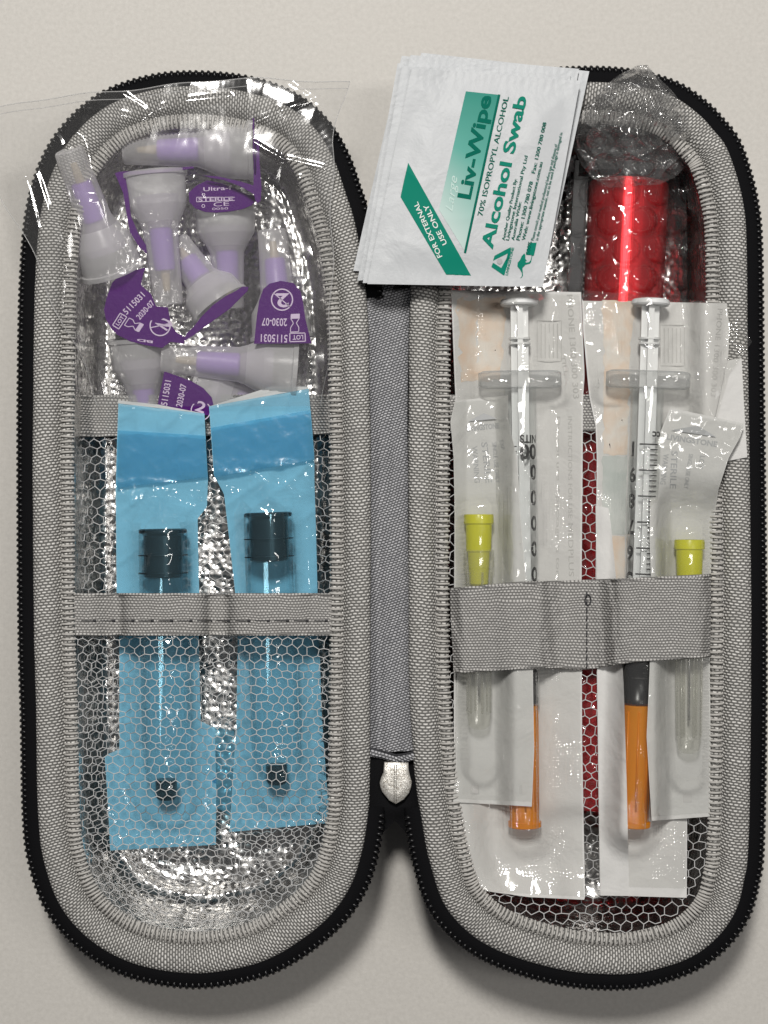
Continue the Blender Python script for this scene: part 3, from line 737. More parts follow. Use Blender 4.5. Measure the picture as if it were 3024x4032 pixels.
mb.tube([(lambda q: P(q.x, q.y, z_bag(q.x, q.y) + 0.05))(bagp.at(i / 120, 0.022)) for i in range(121)], 0.10, 5)
mb.build('sealed_edge', M['edge'], bag)
bb = Pairs([((300, 560), (1290, 540)), ((280, 760), (1300, 760)), ((310, 1250), (1300, 1200)), ((395, 1600), (1270, 1600))])
mb = MB(); bb.sheet(mb, 40, 50, lambda x, y: 6.6 + 0.5 * N3(x * 0.01, y * 0.01, 30)); mb.build('back_film', M['bag'], bag)

# ------------------------------------------------------------------ blue pouches with stoppered tubes
PA = [((466, 1588), (805, 1628)), ((460, 1760), (812, 1770)), ((455, 1934), (819, 1887)), ((456, 1990), (815, 1996)), ((457, 2060), (778, 2042)), ((459, 2325), (784, 2325)), ((470, 2517), (783, 2517)),
      ((470, 2950), (790, 2840)), ((412, 2975), (846, 2866)), ((424, 3150), (852, 3100)), ((434, 3349), (850, 3326))]
PB = [((823, 1600), (1215, 1530)), ((833, 1740), (1228, 1670)), ((842, 1871), (1238, 1800)), ((882, 1945), (1238, 1894)), ((900, 2100), (1244, 2080)), ((925, 2325), (1250, 2325)), ((936, 2517), (1257, 2517)), ((931, 2842), (1266, 2797)), ((904, 3276), (1297, 3240))]
def pouch(label, pairs, zf, band_t, extra=None):
    pr = Pairs(pairs); root = thing('blue_pouch', label, 'pouch', P(*pr.at(0.5, 0.5), 15.5), 'blue sterile pouches')
    zp = lambda x, y: 15.5 + 4.0 * sstep(2050, 1600, y) + 0.35 * N3(x * 0.012, y * 0.01, 71) + 0.5 * foldn(x * 0.008 + y * 0.004, y * 0.006, 73)
    mb = MB(); pr.sheet(mb, 40, 160, zp); pr2 = Pairs([((pairs[0][0][0] - 2, pairs[0][0][1] - 12), (lerp(pairs[0][0][0], pairs[0][1][0], 0.45), lerp(pairs[0][0][1], pairs[0][1][1], 0.45) - 14)) if extra == 'L' else ((lerp(pairs[0][0][0], pairs[0][1][0], 0.62), lerp(pairs[0][0][1], pairs[0][1][1], 0.62) - 34), (pairs[0][1][0] - 6, pairs[0][1][1] - 8)),
                  (pairs[0][0], pairs[0][1])])
    mb.build('paper_backing', M['bluepaper'], root)
    mb = MB(); pr2.sheet(mb, 6, 3, zp, off=0.05); mb.build('paper_edge', M['whitepaper'], root)
    mb = MB(); pr.sheet(mb, 70, 330, zf, t0=0.0, off=0.15); mb.build('film_front', M['bluefilm'], root)
    mb = MB(); pr.sheet(mb, 40, 30, zf, t0=band_t[0], t1=band_t[1], off=0.4, u0=0.004, u1=0.996); mb.build('seal_band', M['blueband'], root)
    return root
pouch('blue film pouch on the left, flat wider flap at its bottom end', PA, zfA, (0.056, 0.168), 'L')
pouch('blue film pouch on the right, beside the hinge, its top edge slanting', PB, zfB, (0.05, 0.165), 'R')
mb = MB(); sp = Pairs([((800, 2850), (922, 2880)), ((798, 3000), (928, 3010)), ((852, 3180), (905, 3210))]); sp.sheet(mb, 10, 30, lambda x, y: 15.2 + 0.5 * N3(x * 0.02, y * 0.02))
fl = mb.build('pouch_offcut', M['blueband'], None); tag(fl, 'small deeper blue film flap between the two blue pouches', 'film')
TB = 'stoppered tubes in the blue pouches'
def glass_tube(label, a, b, stop_len):
    A, Rm, L = frame_of(a, 22.2, b, 22.2); t = thing('stoppered_tube', label, 'tube', A, TB, Rm)
    mb = MB(); mb.lathe([(0, 5.9), (0.05, 6.15), (0.8, 6.15), (L - 7, 6.15), (L - 4, 5.2), (L - 2.6, 3.6), (L + 1, 3.2)], 36); mb.build('tube_wall', M['glass'], t, local=True, sharp=40)
    mb = MB(); mb.lathe([(-0.5, 0.01), (-0.5, 5.6), (-0.2, 6.0), (0.5, 6.0), (0.8, 5.2), (1.2, 4.85), (stop_len - 0.3, 4.85), (stop_len, 4.5), (stop_len, 0.01)], 36); st = mb.build('stopper', M['rubber'], t, local=True, sharp=40)
    mb = MB()
    for x in (stop_len * 0.52, stop_len * 0.9): mb.lathe([(x - 0.12, 4.8), (x - 0.12, 6.22), (x + 0.12, 6.22), (x + 0.12, 4.8)], 36)
    mb.build('stopper_ring', M['rubber'], st, local=True, sharp=40)
    mb = MB(); mb.lathe([(L - 2.6, 0.01), (L - 2.6, 2.7), (L + 1.5, 2.7), (L + 2.4, 2.1), (L + 2.4, 0.01)], 24); mb.build('rubber_tip', M['rubber'], t, local=True, sharp=40)
    return t
glass_tube('black stoppered clear tube in the left blue pouch', (641, 2090), (655, 3110), 11.7)
glass_tube('black stoppered clear tube in the right blue pouch, nearer the hinge', (1055, 2025), (1090, 3050), 11.7)

# ------------------------------------------------------------------ red tube in bubble wrap
TX0, TX1 = 2486, 2350; TZ, TR = 14.0, 10.0
A, Rm, L = frame_of((TX0, 560), TZ, (TX1, 3175), TZ)
tor = thing('metal_tube', 'red metal tube with black end, wrapped in bubble wrap in the right half', 'metal tube', A, None, Rm)
h0 = (720 - 560) * K(TZ)
mb = MB(); mb.lathe([(h0, 9.2), (h0 + 0.3, 9.9), (h0 + 0.9, 10.05), (L - 1, 10.05), (L - 0.3, 9.7), (L, 8.6), (L, 0.01)], 64)
mb.build('body', M['red'], tor, local=True, sharp=35)
mb = MB(); mb.lathe([(-12, 0.01), (-12, 7.0), (-11, 8.0), (-6, 8.6), (-4, 9.7), (-1, 9.9), (-0.4, 9.4), (0.6, 9.4), (1.2, 9.9), (5, 9.9), (5.4, 9.5), (6.2, 9.5), (6.6, 9.9), (h0 - 0.3, 9.9), (h0, 9.4)], 64)
mb.build('end_cap', M['blackmetal'], tor, local=True, sharp=35)
mb = MB(); mb.box((h0 + 14, -12.3, -1.0), (38, 3.6, 2.4)); mb.box((h0 - 3, -10.5, -1.0), (4, 5, 2.4)); mb.build('dark_reflection_bar', M['blackmetal'], tor, local=True, smooth=False)  # made-up dark bar standing in for a dark reflection beside the tube
def bub(px, py):
    w, row = 132, 114; j = math.floor((py - 640) / row); best = 0
    for jj in (j, j + 1):
        ox = (jj % 2) * w / 2
        i = round((px - 2400 - ox) / w); cx = 2400 + ox + i * w + 14 * N3(i, jj); cy = 640 + jj * row + 12 * N3(i, jj, 5)
        d = math.hypot(px - cx, py - cy) / 56
        if d < 1: best = max(best, (1 - d ** 2) ** 0.45)
    return best
def z_wrap(px, py):
    ax = lerp(TX0, TX1, (py - 560) / 2600); d = abs(px - ax) * K(TZ)
    z = 14 + math.sqrt(max(0, 11.2 ** 2 - d * d)) if d < 11.0 else 16 - (d - 11) * 0.55
    b = bub(px, py); cr = sstep(720, 560, py)
    z += 2.3 * b * (1 - 0.6 * cr)
    z = lerp(z, 22 - 4 * sstep(420, 260, py) - 6 * (abs(px - 2500) / 240) ** 2, cr)
    z += cr * (4.2 * ridge(px * 0.0065, py * 0.0065, 11) + 2.2 * ridge(px * 0.015 + 3, py * 0.012, 4) + 1.2 * N3(px * 0.02, py * 0.02, 8) + 0.8 * b)
    z += 0.35 * N3(px * 0.02, py * 0.012, 1) + 0.4 * ridge(px * 0.01, py * 0.004, 2) * (1 - cr)
    return min(z, 32)
def z_crump(px, py):
    xx = px - 700 if px > 2900 else px; yy = py - 300 if px > 2900 else py
    z = lerp(32.0, 24.5, sstep(470, 640, yy)) - 0.8 * (abs(xx - 2500) / 240) ** 2
    z += 3.0 * foldn(px * 0.0045 + py * 0.0025, py * 0.005, 11) + 1.4 * foldn(px * 0.009 + 3, py * 0.008 - px * 0.003, 4) + 2.4 * N3(px * 0.006, py * 0.006, 2) + 1.2 * bub(px, py)
    return z + 0.12 * N3(px * 0.02, py * 0.02, 1)
wrp = Pairs([((2508, 258), (2548, 256)), ((2440, 292), (2588, 300)), ((2350, 360), (2650, 362)), ((2300, 430), (2700, 430)), ((2262, 510), (2722, 510)), ((2258, 580), (2722, 590)), ((2285, 650), (2705, 660)), ((2250, 720), (2700, 720)), ((2190, 860), (2705, 860)), ((2175, 1150), (2705, 1150)), ((2165, 1900), (2650, 1900)), ((2110, 3190), (2570, 3190))])
mb = MB(); wrp.sheet(mb, 120, 300, z_wrap, t0=0.1, t1=0.34); wrp.sheet(mb, 60, 200, z_wrap, t0=0.34, t1=1)
wo = thing('bubble_wrap', 'crumpled clear bubble wrap around the red metal tube', 'bubble wrap', P(2480, 1500, 3.6))
mb.build('wrap_sheet', M['bubble'], wo)
crp = Pairs([((2508, 258), (2548, 256)), ((2440, 292), (2588, 300)), ((2350, 360), (2650, 362)), ((2300, 430), (2700, 430)), ((2262, 510), (2722, 510)), ((2258, 580), (2722, 590)), ((2290, 650), (2700, 650)), ((2330, 700), (2670, 690)), ((2400, 740), (2600, 725))])
mb = MB(); crp.sheet(mb, 130, 150, z_crump, rag=4); mb.build('twisted_end', M['crumple'], wo)
mb = MB(); crp.sheet(mb, 110, 130, lambda x, y: z_crump(x + 700, y + 300) - 1.6, t0=0.01, t1=0.86, u0=0.05, u1=0.93, rag=4); mb.build('inner_fold', M['crumple'], wo)

# ------------------------------------------------------------------ right net pocket
def z_netR(px, py):
    p = P(px, py, 26); d = edge_dist(openR, p.x, p.y)
    cx_ = lerp(2440, 2355, sstep(1500, 3100, py)); ge = math.exp(-((px - cx_) / 230) ** 2); t = 27.6 * ge + 21.5 * (1 - ge)
    if py > 3150: t = lerp(t, 20, sstep(3150, 3350, py))
    return lerp(27.8, t, sstep(0, 11, d)) + 0.25 * N3(px * 0.01, py * 0.01, 6)
net('net_pocket', openR, 1690, 3800, 1700, 2860, z_netR, shellR, w=45, row=35, r=0.12, seed=12)
band('elastic_edge', [((1768, 1560), (2800, 1560)), ((1770, 1620), (2798, 1620)), ((1772, 1692), (2796, 1692))], z_netR, shellR)

# ------------------------------------------------------------------ syringes in blister packs
SY1 = ((2044, 1200), (2066, 3262), 28.2); SY2 = ((2562, 1185), (2493, 3262), 32.6)
ND1 = ((1885, 2025), (1886, 2870), 30.6); ND2 = ((2715, 2125), (2712, 2965), 33.0)
def z_pap1(px, py): return max(z_netR(px, py) + 0.9, 23.8 + 2.6 * sstep(2150, 2300, px) + 0.4 * N3(px * 0.01, py * 0.006, 12) + 1.5 * sstep(1750, 1780, px) * 0 + 3.2 * sstep(3380, 3560, py))
def z_pap2(px, py): return max(z_netR(px, py) + 0.9, 28.0 - 1.5 * sstep(2640, 2760, px) + 0.4 * N3(px * 0.01, py * 0.006, 22)) + 5.6 * sstep(2660, 2790, px) * sstep(1900, 1600, py)
def z_film1(px, py):
    b = z_pap1(px, py) + 0.35
    z = bulge(px, py, SY1[0], SY1[1], 4.3, SY1[2], b, 5.0)
    z = max(z, bulge(px, py, (1930, 1505), (2185, 1505), 3.4, SY1[2], b, 4.0))
    z += crease(px, py, [(2165, 1330), (2190, 1450), (2180, 1700), (2168, 2200), (2165, 2330)], 0.9, 0.9) + crease(px, py, [(2260, 1500), (2200, 1610)], 0.8, 0.9) + crease(px, py, [(2065, 1330), (2085, 1450), (2110, 1560)], 0.7, 0.8) + crease(px, py, [(2130, 1180), (2155, 1225), (2190, 1205)], 0.7, 0.9)
    wr = sstep(1750, 1500, py)
    return z + (0.8 * ridge(px * 0.01, py * 0.006, 14) - 0.4) * wr + 0.25 * N3(px * 0.018, py * 0.012, 15)
def z_film2(px, py):
    b = z_pap2(px, py) + 0.35
    z = bulge(px, py, SY2[0], SY2[1], 4.3, SY2[2], b, 4.0)
    z = max(z, bulge(px, py, (2400, 1495), (2690, 1495), 3.4, SY2[2], b, 4.0))
    z += crease(px, py, [(2385, 1110), (2395, 1250), (2415, 1380)], 0.7, 1.0) + crease(px, py, [(2640, 1480), (2720, 1450), (2800, 1400), (2900, 1330)], 0.9, 1.2) + crease(px, py, [(2600, 1225), (2670, 1240), (2730, 1215)], 0.8, 1.1) + crease(px, py, [(2690, 1280), (2700, 1390)], 0.7, 0.9) + crease(px, py, [(2620, 1330), (2640, 1440)], 0.7, 0.9)
    wr = sstep(1800, 1500, py)
    return z + (1.0 * ridge(px * 0.009, py * 0.007, 24) - 0.4) * wr + 0.25 * N3(px * 0.018, py * 0.012, 25)
SP1 = Pairs([((1776, 1142), (2288, 1150)), ((1790, 1500), (2302, 1480)), ((1793, 1560), (2296, 1560)), ((1788, 2300), (2290, 2300)), ((1787, 3100), (2292, 2900)), ((1788, 3330), (2300, 3340)), ((1800, 3410), (2302, 3420)), ((1840, 3478), (2303, 3490)), ((1920, 3510), (2304, 3530)), ((2080, 3532), (2300, 3543))])
SP2 = Pairs([((2288, 1130), (2880, 1188)), ((2296, 1300), (2930, 1290)), ((2305, 1400), (2970, 1345)), ((2320, 1560), (2880, 1470)), ((2345, 1680), (2830, 1640)), ((2350, 1800), (2760, 1800)), ((2345, 2300), (2712, 2300)), ((2352, 2800), (2708, 2800)), ((2362, 3525), (2704, 3535))])
PK = 'syringe blister packs under the strap'
pk1 = thing('blister_pack', 'paper backed blister pack on the left, holding the syringe nearer the hinge', 'pack', P(2040, 2300, 23), PK)
mb = MB(); SP1.sheet(mb, 24, 120, z_pap1); pp1 = mb.build('paper_backing', M['paper'], pk1)
mb = MB(); SP1.sheet(mb, 90, 330, z_film1, u0=0.012, u1=0.988, t0=0.004, t1=0.97); mb.build('film_front', M['pack'], pk1)
pk2 = thing('blister_pack', 'paper backed blister pack on the right, top corner curling over the rim', 'pack', P(2520, 2300, 27), PK)
SP2p = Pairs([((2292, 1184), (2862, 1194)), ((2296, 1300), (2872, 1290)), ((2305, 1400), (2868, 1400)), ((2320, 1560), (2846, 1500)), ((2345, 1680), (2815, 1640)), ((2350, 1800), (2760, 1800)), ((2345, 2300), (2712, 2300)), ((2352, 2800), (2708, 2800)), ((2362, 3525), (2704, 3535))])
mb = MB(); SP2p.sheet(mb, 40, 120, z_pap2); pp2 = mb.build('paper_backing', M['paper'], pk2)
mb = MB(); SP2.sheet(mb, 90, 330, z_film2, u0=0.012, u1=0.988, t0=0.004, t1=0.985); mb.build('film_front', M['pack'], pk2)
mb = MB(); fp = Pairs([((2345, 1990), (2395, 2000)), ((2346, 2060), (2405, 2060)), ((2350, 2300), (2428, 2300)), ((2352, 2700), (2456, 2700)), ((2358, 3100), (2468, 3100)), ((2364, 3526), (2478, 3528))])
fp.sheet(mb, 12, 70, lambda x, y: z_film2(x, y) + 0.6 + 0.3 * math.sin((x - 2345) / 40)); mb.build('folded_flap', M['paper'], pk2)
# further strip of backing paper that shows beside the right needle pack
mb = MB(); ep = Pairs([((2800, 1430), (2920, 1410)), ((2800, 1600), (2930, 1600)), ((2790, 1830), (2942, 1800))]); ep.sheet(mb, 8, 16, lambda x, y: 31.6 + 0.15 * N3(x * 0.01, y * 0.01)); mb.build('paper_backing', M['paper'], pk2)
# print on the backings
mb = MB(); put_text(mb, 'PHONE 1300 300 303', (2232, 1160), (2258, 1570), 22, z_pap1, bold=0.01); put_text(mb, 'INSTRUCTIONS FOR USE', (2236, 1640), (2238, 2040), 16, z_pap1); put_text(mb, 'MEDPLUS', (2236, 2060), (2240, 2270), 20, z_pap1)
put_text(mb, 'Do not use if package is torn', (2192, 1640), (2190, 2290), 14, z_pap1); put_text(mb, 'TILL', (2208, 1400), (2222, 1480), 16, z_pap1)
for x0 in (2115, 2600):
    if x0 == 2600: mb.build('printed_text', M['faint'], pp1, smooth=False); mb = MB(); put_text(mb, 'PHONE 1300 300 303', (2826, 1215), (2798, 1560), 20, z_pap2)
    zf = z_pap1 if x0 < 2300 else z_pap2; yo = 1262 if x0 < 2300 else 1280
    for a, b in (((0, 0), (95, 0)), ((95, 0), (95, 160)), ((95, 160), (0, 160)), ((0, 160), (0, 0))): stroke(mb, (x0 + a[0], yo + a[1]), (x0 + b[0], yo + b[1]), 3, zf)
    for k in range(5): stroke(mb, (x0 + 16 + k * 16, yo + 12), (x0 + 16 + k * 16, yo + 148), 5, zf)
mb.build('printed_text', M['faint'], pp2, smooth=False)
mb = MB(); Pairs([((1800, 1180), (1990, 1170)), ((1806, 1300), (1985, 1300)), ((1815, 1500), (1970, 1500))]).sheet(mb, 10, 14, z_pap1, off=0.07, rag=26)
mb.build('printed_panel', M['peach'], pp1)
mb = MB(); Pairs([((2372, 1180), (2500, 1190)), ((2378, 1400), (2480, 1400)), ((2375, 1790), (2470, 1790))]).sheet(mb, 10, 30, z_pap2, off=0.07, rag=12); Pairs([((2370, 2110), (2460, 2110)), ((2390, 2330), (2460, 2330))]).sheet(mb, 6, 10, z_pap2, off=0.07, rag=8)
mb.build('printed_panel', M['peach'], pp2)
mb = MB(); Pairs([((2372, 1795), (2470, 1795)), ((2372, 2105), (2462, 2105))]).sheet(mb, 8, 14, z_pap2, off=0.07, rag=10); mb.build('printed_panel', M['sage'], pp2)

SG = 'insulin syringes in blister packs'
def syringe(label, a, b, z, rot_print, texts, ticks):
    A, Rm, L = frame_of(a, z, b, z); t = thing('syringe', label, 'syringe', A, SG, Rm); k = K(z)
    px = lambda y: (y - a[1]) * k                                   # axial distance (mm) of a photo row
    mb = MB(); mb.lathe([(px(1190) - 0.6, 0.01), (px(1190) - 0.6, 4.3), (px(1190) - 0.2, 4.65), (px(1190) + 0.5, 4.65), (px(1190) + 0.9, 4.3), (px(1190) + 0.9, 0.01)], 32); mb.build('thumb_rest', M['white'], t, local=True, sharp=35)
    mb = MB(); l0, l1 = px(1200), px(2600)
    mb.box(((l0 + l1) / 2, 0, 0), (l1 - l0, 4.3, 1.2)); mb.box(((l0 + l1) / 2, 0, 1.55), (l1 - l0, 1.3, 1.8)); mb.box(((l0 + l1) / 2, 0, -1.55), (l1 - l0, 1.3, 1.8))
    for y in (1330, 1350): mb.lathe([(px(y), 0.01), (px(y), 2.7), (px(y) + 0.5, 2.7), (px(y) + 0.5, 0.01)], 20)
    mb.build('plunger_rod', M['white'], t, local=True, smooth=False)
    mb = MB(); f0 = px(1462); rr = []
    for x, s_ in ((0, 0.92), (0.4, 1.0), (3.6, 1.0), (4.1, 0.93)):
        rr.append([Vector((f0 + x, (10.2 if abs(math.cos(q)) > 0.2 else 10.2) * s_ * math.copysign(abs(math.cos(q)) ** 0.6, math.cos(q)), 3.6 * s_ * math.copysign(abs(math.sin(q)) ** 0.7, math.sin(q)))) for q in [2 * math.pi * n / 32 for n in range(32)]])
    mb.grid(rr, wrap=True); mb.f.append(tuple(range(32))); mb.f.append(tuple(range(96, 128)))
    mb.build('finger_flange', M['flange'], t, local=True, sharp=35)
    mb = MB(); mb.lathe([(f0 + 3.9, 3.95), (px(2765), 3.95), (px(2775), 3.6), (px(2785), 1.5)], 36); br = mb.build('barrel', M['barrel'], t, local=True, sharp=35)
    mb = MB(); mb.lathe([(px(2600), 0.01), (px(2600), 3.0), (px(2606), 3.8), (px(2622), 3.8), (px(2630), 3.5), (px(2740), 3.5), (px(2748), 3.8), (px(2768), 3.8), (px(2772), 2.0), (px(2772), 0.01)], 32); mb.build('stopper', M['stopper'], t, local=True, sharp=35)
    mb = MB(); e = px(3256); mb.lathe([(px(2776), 0.01), (px(2776), 3.3), (px(2780), 3.5), (px(3150), 3.3), (px(3200), 3.55), (e - 1.6, 3.7), (e - 1.3, 4.15), (e - 0.2, 4.15), (e, 3.9), (e, 0.01)], 32)
    cp = mb.build('needle_cap', M['orange'], t, local=True, sharp=35)
    mb = MB()
    for q in range(8):
        an = 2 * math.pi * q / 8; mb.tube([Vector((px(2800), 3.42 * math.cos(an), 3.42 * math.sin(an))), Vector((px(3190), 3.42 * math.cos(an), 3.42 * math.sin(an)))], 0.28, 5)
    mb.build('cap_rib', M['orange'], cp, local=True)
    # print wrapped round the barrel: (angle mm across, axial mm)
    mb = MB()
    def wrap(qx, qy):                                               # photo-like coordinates: qx across (px), qy down (px)
        an = (qx * k) / 3.95 + rot_print; r = 4.02
        return Vector((px(qy), r * math.sin(an), r * math.cos(an)))
    for s_, x0, x1, yb, cap, bold in texts: put_text(mb, s_, (x1, yb), (x0, yb), cap, 0, bold=bold, place=wrap)
    for x0, x1, y, th in ticks:
        n = 6; rows = [[wrap(lerp(x0, x1, i / n), y - th / 2) for i in range(n + 1)], [wrap(lerp(x0, x1, i / n), y + th / 2) for i in range(n + 1)]]; mb.grid(rows)
    mb.build('printed_scale', M['ink'], br, local=True, smooth=False)
    return t
# numbers are printed upside down as the syringes lie; x is measured in px from the barrel's top line
tx = [('NITS', -8, 68, 1716, 30, 0.03), ('00', -8, 68, 1754, 54, 0.035)] + [('0', 33, 68, 1834 + i * 100, 54, 0.035) for i, v in enumerate((90, 80, 70, 60, 50, 40, 30, 20, 10))]
syringe('insulin syringe nearer the hinge, orange cap mostly hidden by a needle pack', SY1[0], SY1[1], SY1[2], 0.0, tx, [(-60, -20, 1760 + i * 20, 4) for i in range(45)])
tx = [('cc', 14, 52, 1702, 28, 0.03)] + [(v, -82 if v != '1' else -72, -46 if v != '1' else -58, 1745 + i * 102, 52, 0.045) for i, v in enumerate(('1', '9', '8', '7', '6', '5', '4', '3', '2'))]
tk = []
for i in range(46):
    y = 1752 + i * 20.3; tk.append((-34 if i % 5 == 0 else 8, 40, y, 6 if i % 5 == 0 else 5))
syringe('insulin syringe nearer the zip, black stopper and orange cap in plain view', SY2[0], SY2[1], SY2[2], 0.0, tx, tk)

# ------------------------------------------------------------------ needle packs
NP1 = Pairs([((1792, 1578), (2000, 1556)), ((1782, 1620), (2000, 1640)), ((1774, 1660), (2008, 1690)), ((1786, 1800), (2036, 1800)), ((1790, 2000), (2048, 2000)), ((1792, 2330), (2072, 2300)), ((1800, 2640), (2098, 2640)), ((1796, 3000), (2103, 2960)), ((1784, 3158), (2094, 3176))])
NP2 = Pairs([((2640, 1606), (2932, 1668)), ((2605, 1690), (2915, 1720)), ((2580, 1760), (2870, 1800)), ((2560, 1960), (2828, 1930)), ((2558, 2120), (2808, 2080)), ((2565, 2330), (2798, 2280)), ((2558, 2640), (2795, 2600)), ((2546, 2900), (2798, 2900)), ((2566, 3232), (2795, 3215))])
def z_np1(px, py): return max(26.4 + 6.0 * sstep(1940, 2040, px), z_film1(px, py) - 0.3) * 1.0 + 0.6 + 0.4 * N3(px * 0.01, py * 0.008, 32)
def z_np1b(px, py): return max(z_pap1(px, py) + 0.8, lerp(26.6, 32.9, sstep(1945, 2035, px))) + 0.3 * N3(px * 0.01, py * 0.008, 32)
def z_np2b(px, py): return lerp(lerp(37.2, 29.2, sstep(2570, 2650, px)), 34.8, sstep(2050, 1850, py)) + 0.3 * N3(px * 0.01, py * 0.008, 42)
def z_nf1(px, py):
    b = z_np1b(px, py) + 0.3
    z = max(b, bulge(px, py, (ND1[0][0], ND1[0][1] - 20), (ND1[1][0] + 10, 2990), 4.4, ND1[2], min(b, 27.2), 3.4))
    z += crease(px, py, [(1850, 2000), (1930, 1990), (1990, 1960)], 0.8, 0.8)
    return z + (0.5 * ridge(px * 0.012, py * 0.01, 34)) * sstep(2200, 1950, py) + 0.15 * N3(px * 0.03, py * 0.02, 35)
def z_nf2(px, py):
    b = z_np2b(px, py) + 0.3
    z = max(b, bulge(px, py, (ND2[0][0], ND2[0][1] - 30), (ND2[1][0], 3020), 4.4, ND2[2], min(b, 29.6), 3.4))
    z += crease(px, py, [(2600, 1960), (2680, 1990), (2770, 2060)], 0.8, 0.8)
    return z + (0.5 * ridge(px * 0.012, py * 0.01, 44)) * sstep(2250, 2000, py) + 0.15 * N3(px * 0.03, py * 0.02, 45)
NG = 'needle packs under the strap'
def needle_pack(label, pr, zb, zf, loc, logo, marks, words):
    root = thing('needle_pack', label, 'pack', loc, NG)
    mb = MB(); pr.sheet(mb, 30, 110, zb); pb = mb.build('paper_backing', M['npaper'], root)
    mb = MB(); pr.sheet(mb, 70, 330, zf, u0=0.01, u1=0.99, t0=0.005, t1=0.99); mb.build('film_front', M['npack'], root)
    mb = MB(); flat_poly(mb, logo, zb, 0.5)
    c = Vector(logo[0]); e = Vector(logo[2]); d = (e - c)
    dn = Vector((-d.y, d.x)).normalized(); s0 = c + dn * 22 - d * 0.06; s1 = e + dn * 22 + d * 0.04; put_text(mb, 'LIVINGSTONE', s0 + dn * 16, s1 + dn * 16, 20, zb, bold=0.035)
    mb.build('printed_logo', M['lgrey'], pb, smooth=False); mb = MB()
    for q in marks:
        m2 = MB(); flat_poly(m2, [(q[0], q[1]), (q[0] + 34, q[1]), (q[0] + 34, q[1] + 34), (q[0], q[1] + 34)], zb, 0.1); m2.build('printed_mark', M['faint'], pb, smooth=False)
    for s_, a, b_, cap in words: put_text(mb, s_, a, b_, cap, zb, bold=0.01)
    mb.build('printed_text', M['lgrey'], pb, smooth=False)
    return root
c2 = lambda x, y: (1750 + x * 400 / 1106, 1540 + y * 800 / 2212); c3 = lambda x, y: (2500 + x * 460 / 1339, 1580 + y * 760 / 2212)
needle_pack('soft clear needle pack at the left, overlapping the left syringe', NP1, z_np1b, z_nf1, P(1900, 2400, 26), [c2(255, 330), c2(430, 240), c2(575, 300)], [(1853, 3092), (2022, 3092)],
            [('WARNING', c2(300, 600), c2(330, 1000), 20), ('STERILE', c2(400, 560), c2(450, 1000), 24), ('SINGLE USE ONLY', c2(520, 560), c2(560, 1000), 16), ('EXP', c2(600, 540), c2(620, 640), 14)])
needle_pack('soft clear needle pack at the right, its top flaring out over the rim', NP2, z_np2b, z_nf2, P(2690, 2400, 29), [c3(410, 330), c3(715, 278), c3(935, 410)], [(2562, 3145), (2690, 3125)],
            [('WARNING', c3(330, 600), c3(290, 950), 20), ('STERILE', c3(420, 570), c3(400, 1000), 24), ('SINGLE USE ONLY', c3(620, 600), c3(560, 1000), 16), ('LOT', c3(750, 620), c3(720, 760), 20)])
NN = 'lime hubbed needles in soft packs'
def hyp_needle(label, a, b, z):
    A, Rm, L = frame_of(a, z, b, z); t = thing('hypodermic_needle', label, 'needle', A, NN, Rm)
    mb = MB(); mb.lathe([(0, 2.3), (0, 3.5), (0.4, 3.65), (2.2, 3.65), (2.5, 3.25), (9, 3.05), (9.3, 2.7), (17, 2.3), (18, 1.2), (20, 0.9), (20, 0.01)], 30); mb.build('hub', M['lime'], t, local=True, sharp=35)
    mb = MB(); mb.lathe([(8.6, 3.35), (8.8, 3.75), (13, 3.75), (13.4, 3.45), (L - 3, 2.9), (L - 0.8, 2.6), (L, 1.6), (L, 0.01)], 30); sh = mb.build('sheath', M['sheath'], t, local=True, sharp=35)
    mb = MB()
    for q in range(6):
        an = 2 * math.pi * q / 6 + 0.3; mb.tube([Vector((14, 3.3 * math.cos(an), 3.3 * math.sin(an))), Vector((L - 4, 2.9 * math.cos(an), 2.9 * math.sin(an)))], 0.3, 5)
    mb.build('sheath_rib', M['sheath'], sh, local=True)
    mb = MB(); mb.tube([Vector((18, 0, 0)), Vector((L - 8, 0, 0))], 0.32, 8); mb.build('cannula', M['steel'], t, local=True)
hyp_needle('lime hubbed needle in the left soft pack', *ND1)
hyp_needle('lime hubbed needle in the right soft pack, beside the right syringe scale', *ND2)

# ------------------------------------------------------------------ wide elastic strap over the packs
def z_raw(px, py):
    z = max(z_pap1(px, py) if px < 2300 else 0, z_film1(px, py) if 1785 < px < 2295 else 0, z_film2(px, py) if 2345 < px < 2712 else 0, z_nf1(px, py) if px < 2095 else 0, z_nf2(px, py) if px > 2560 else 0)
    return z
_zs = {}
def z_strap(px, py):
    i = round((px - 1760) / 10)
    def prof(i):
        if i not in _zs:
            x = 1760 + i * 10
            z = max(z_raw(x + dx, yy) for dx in range(-40, 41, 10) for yy in (2270, 2340, 2450, 2560, 2640))
            e = min(x - 1772, 2800 - x); z = lerp(29.2, z, sstep(-30, 55, e)); z -= 3.0 * math.exp(-((x - 2310) / 30) ** 2) if z > 31 else 0
            _zs[i] = z
        return _zs[i]
    zz_ = [prof(i + d) for d in (-3, -2, -1, 0, 1, 2, 3)]
    base = sum(zz_) / 7; return max(base, prof(i) - 0.2) + 0.7
stp = Pairs([((1772, 2322), (2798, 2266)), ((1774, 2420), (2800, 2370)), ((1780, 2520), (2798, 2480)), ((1786, 2646), (2796, 2582))])
_mb = MB(); rows = []; uvs = []
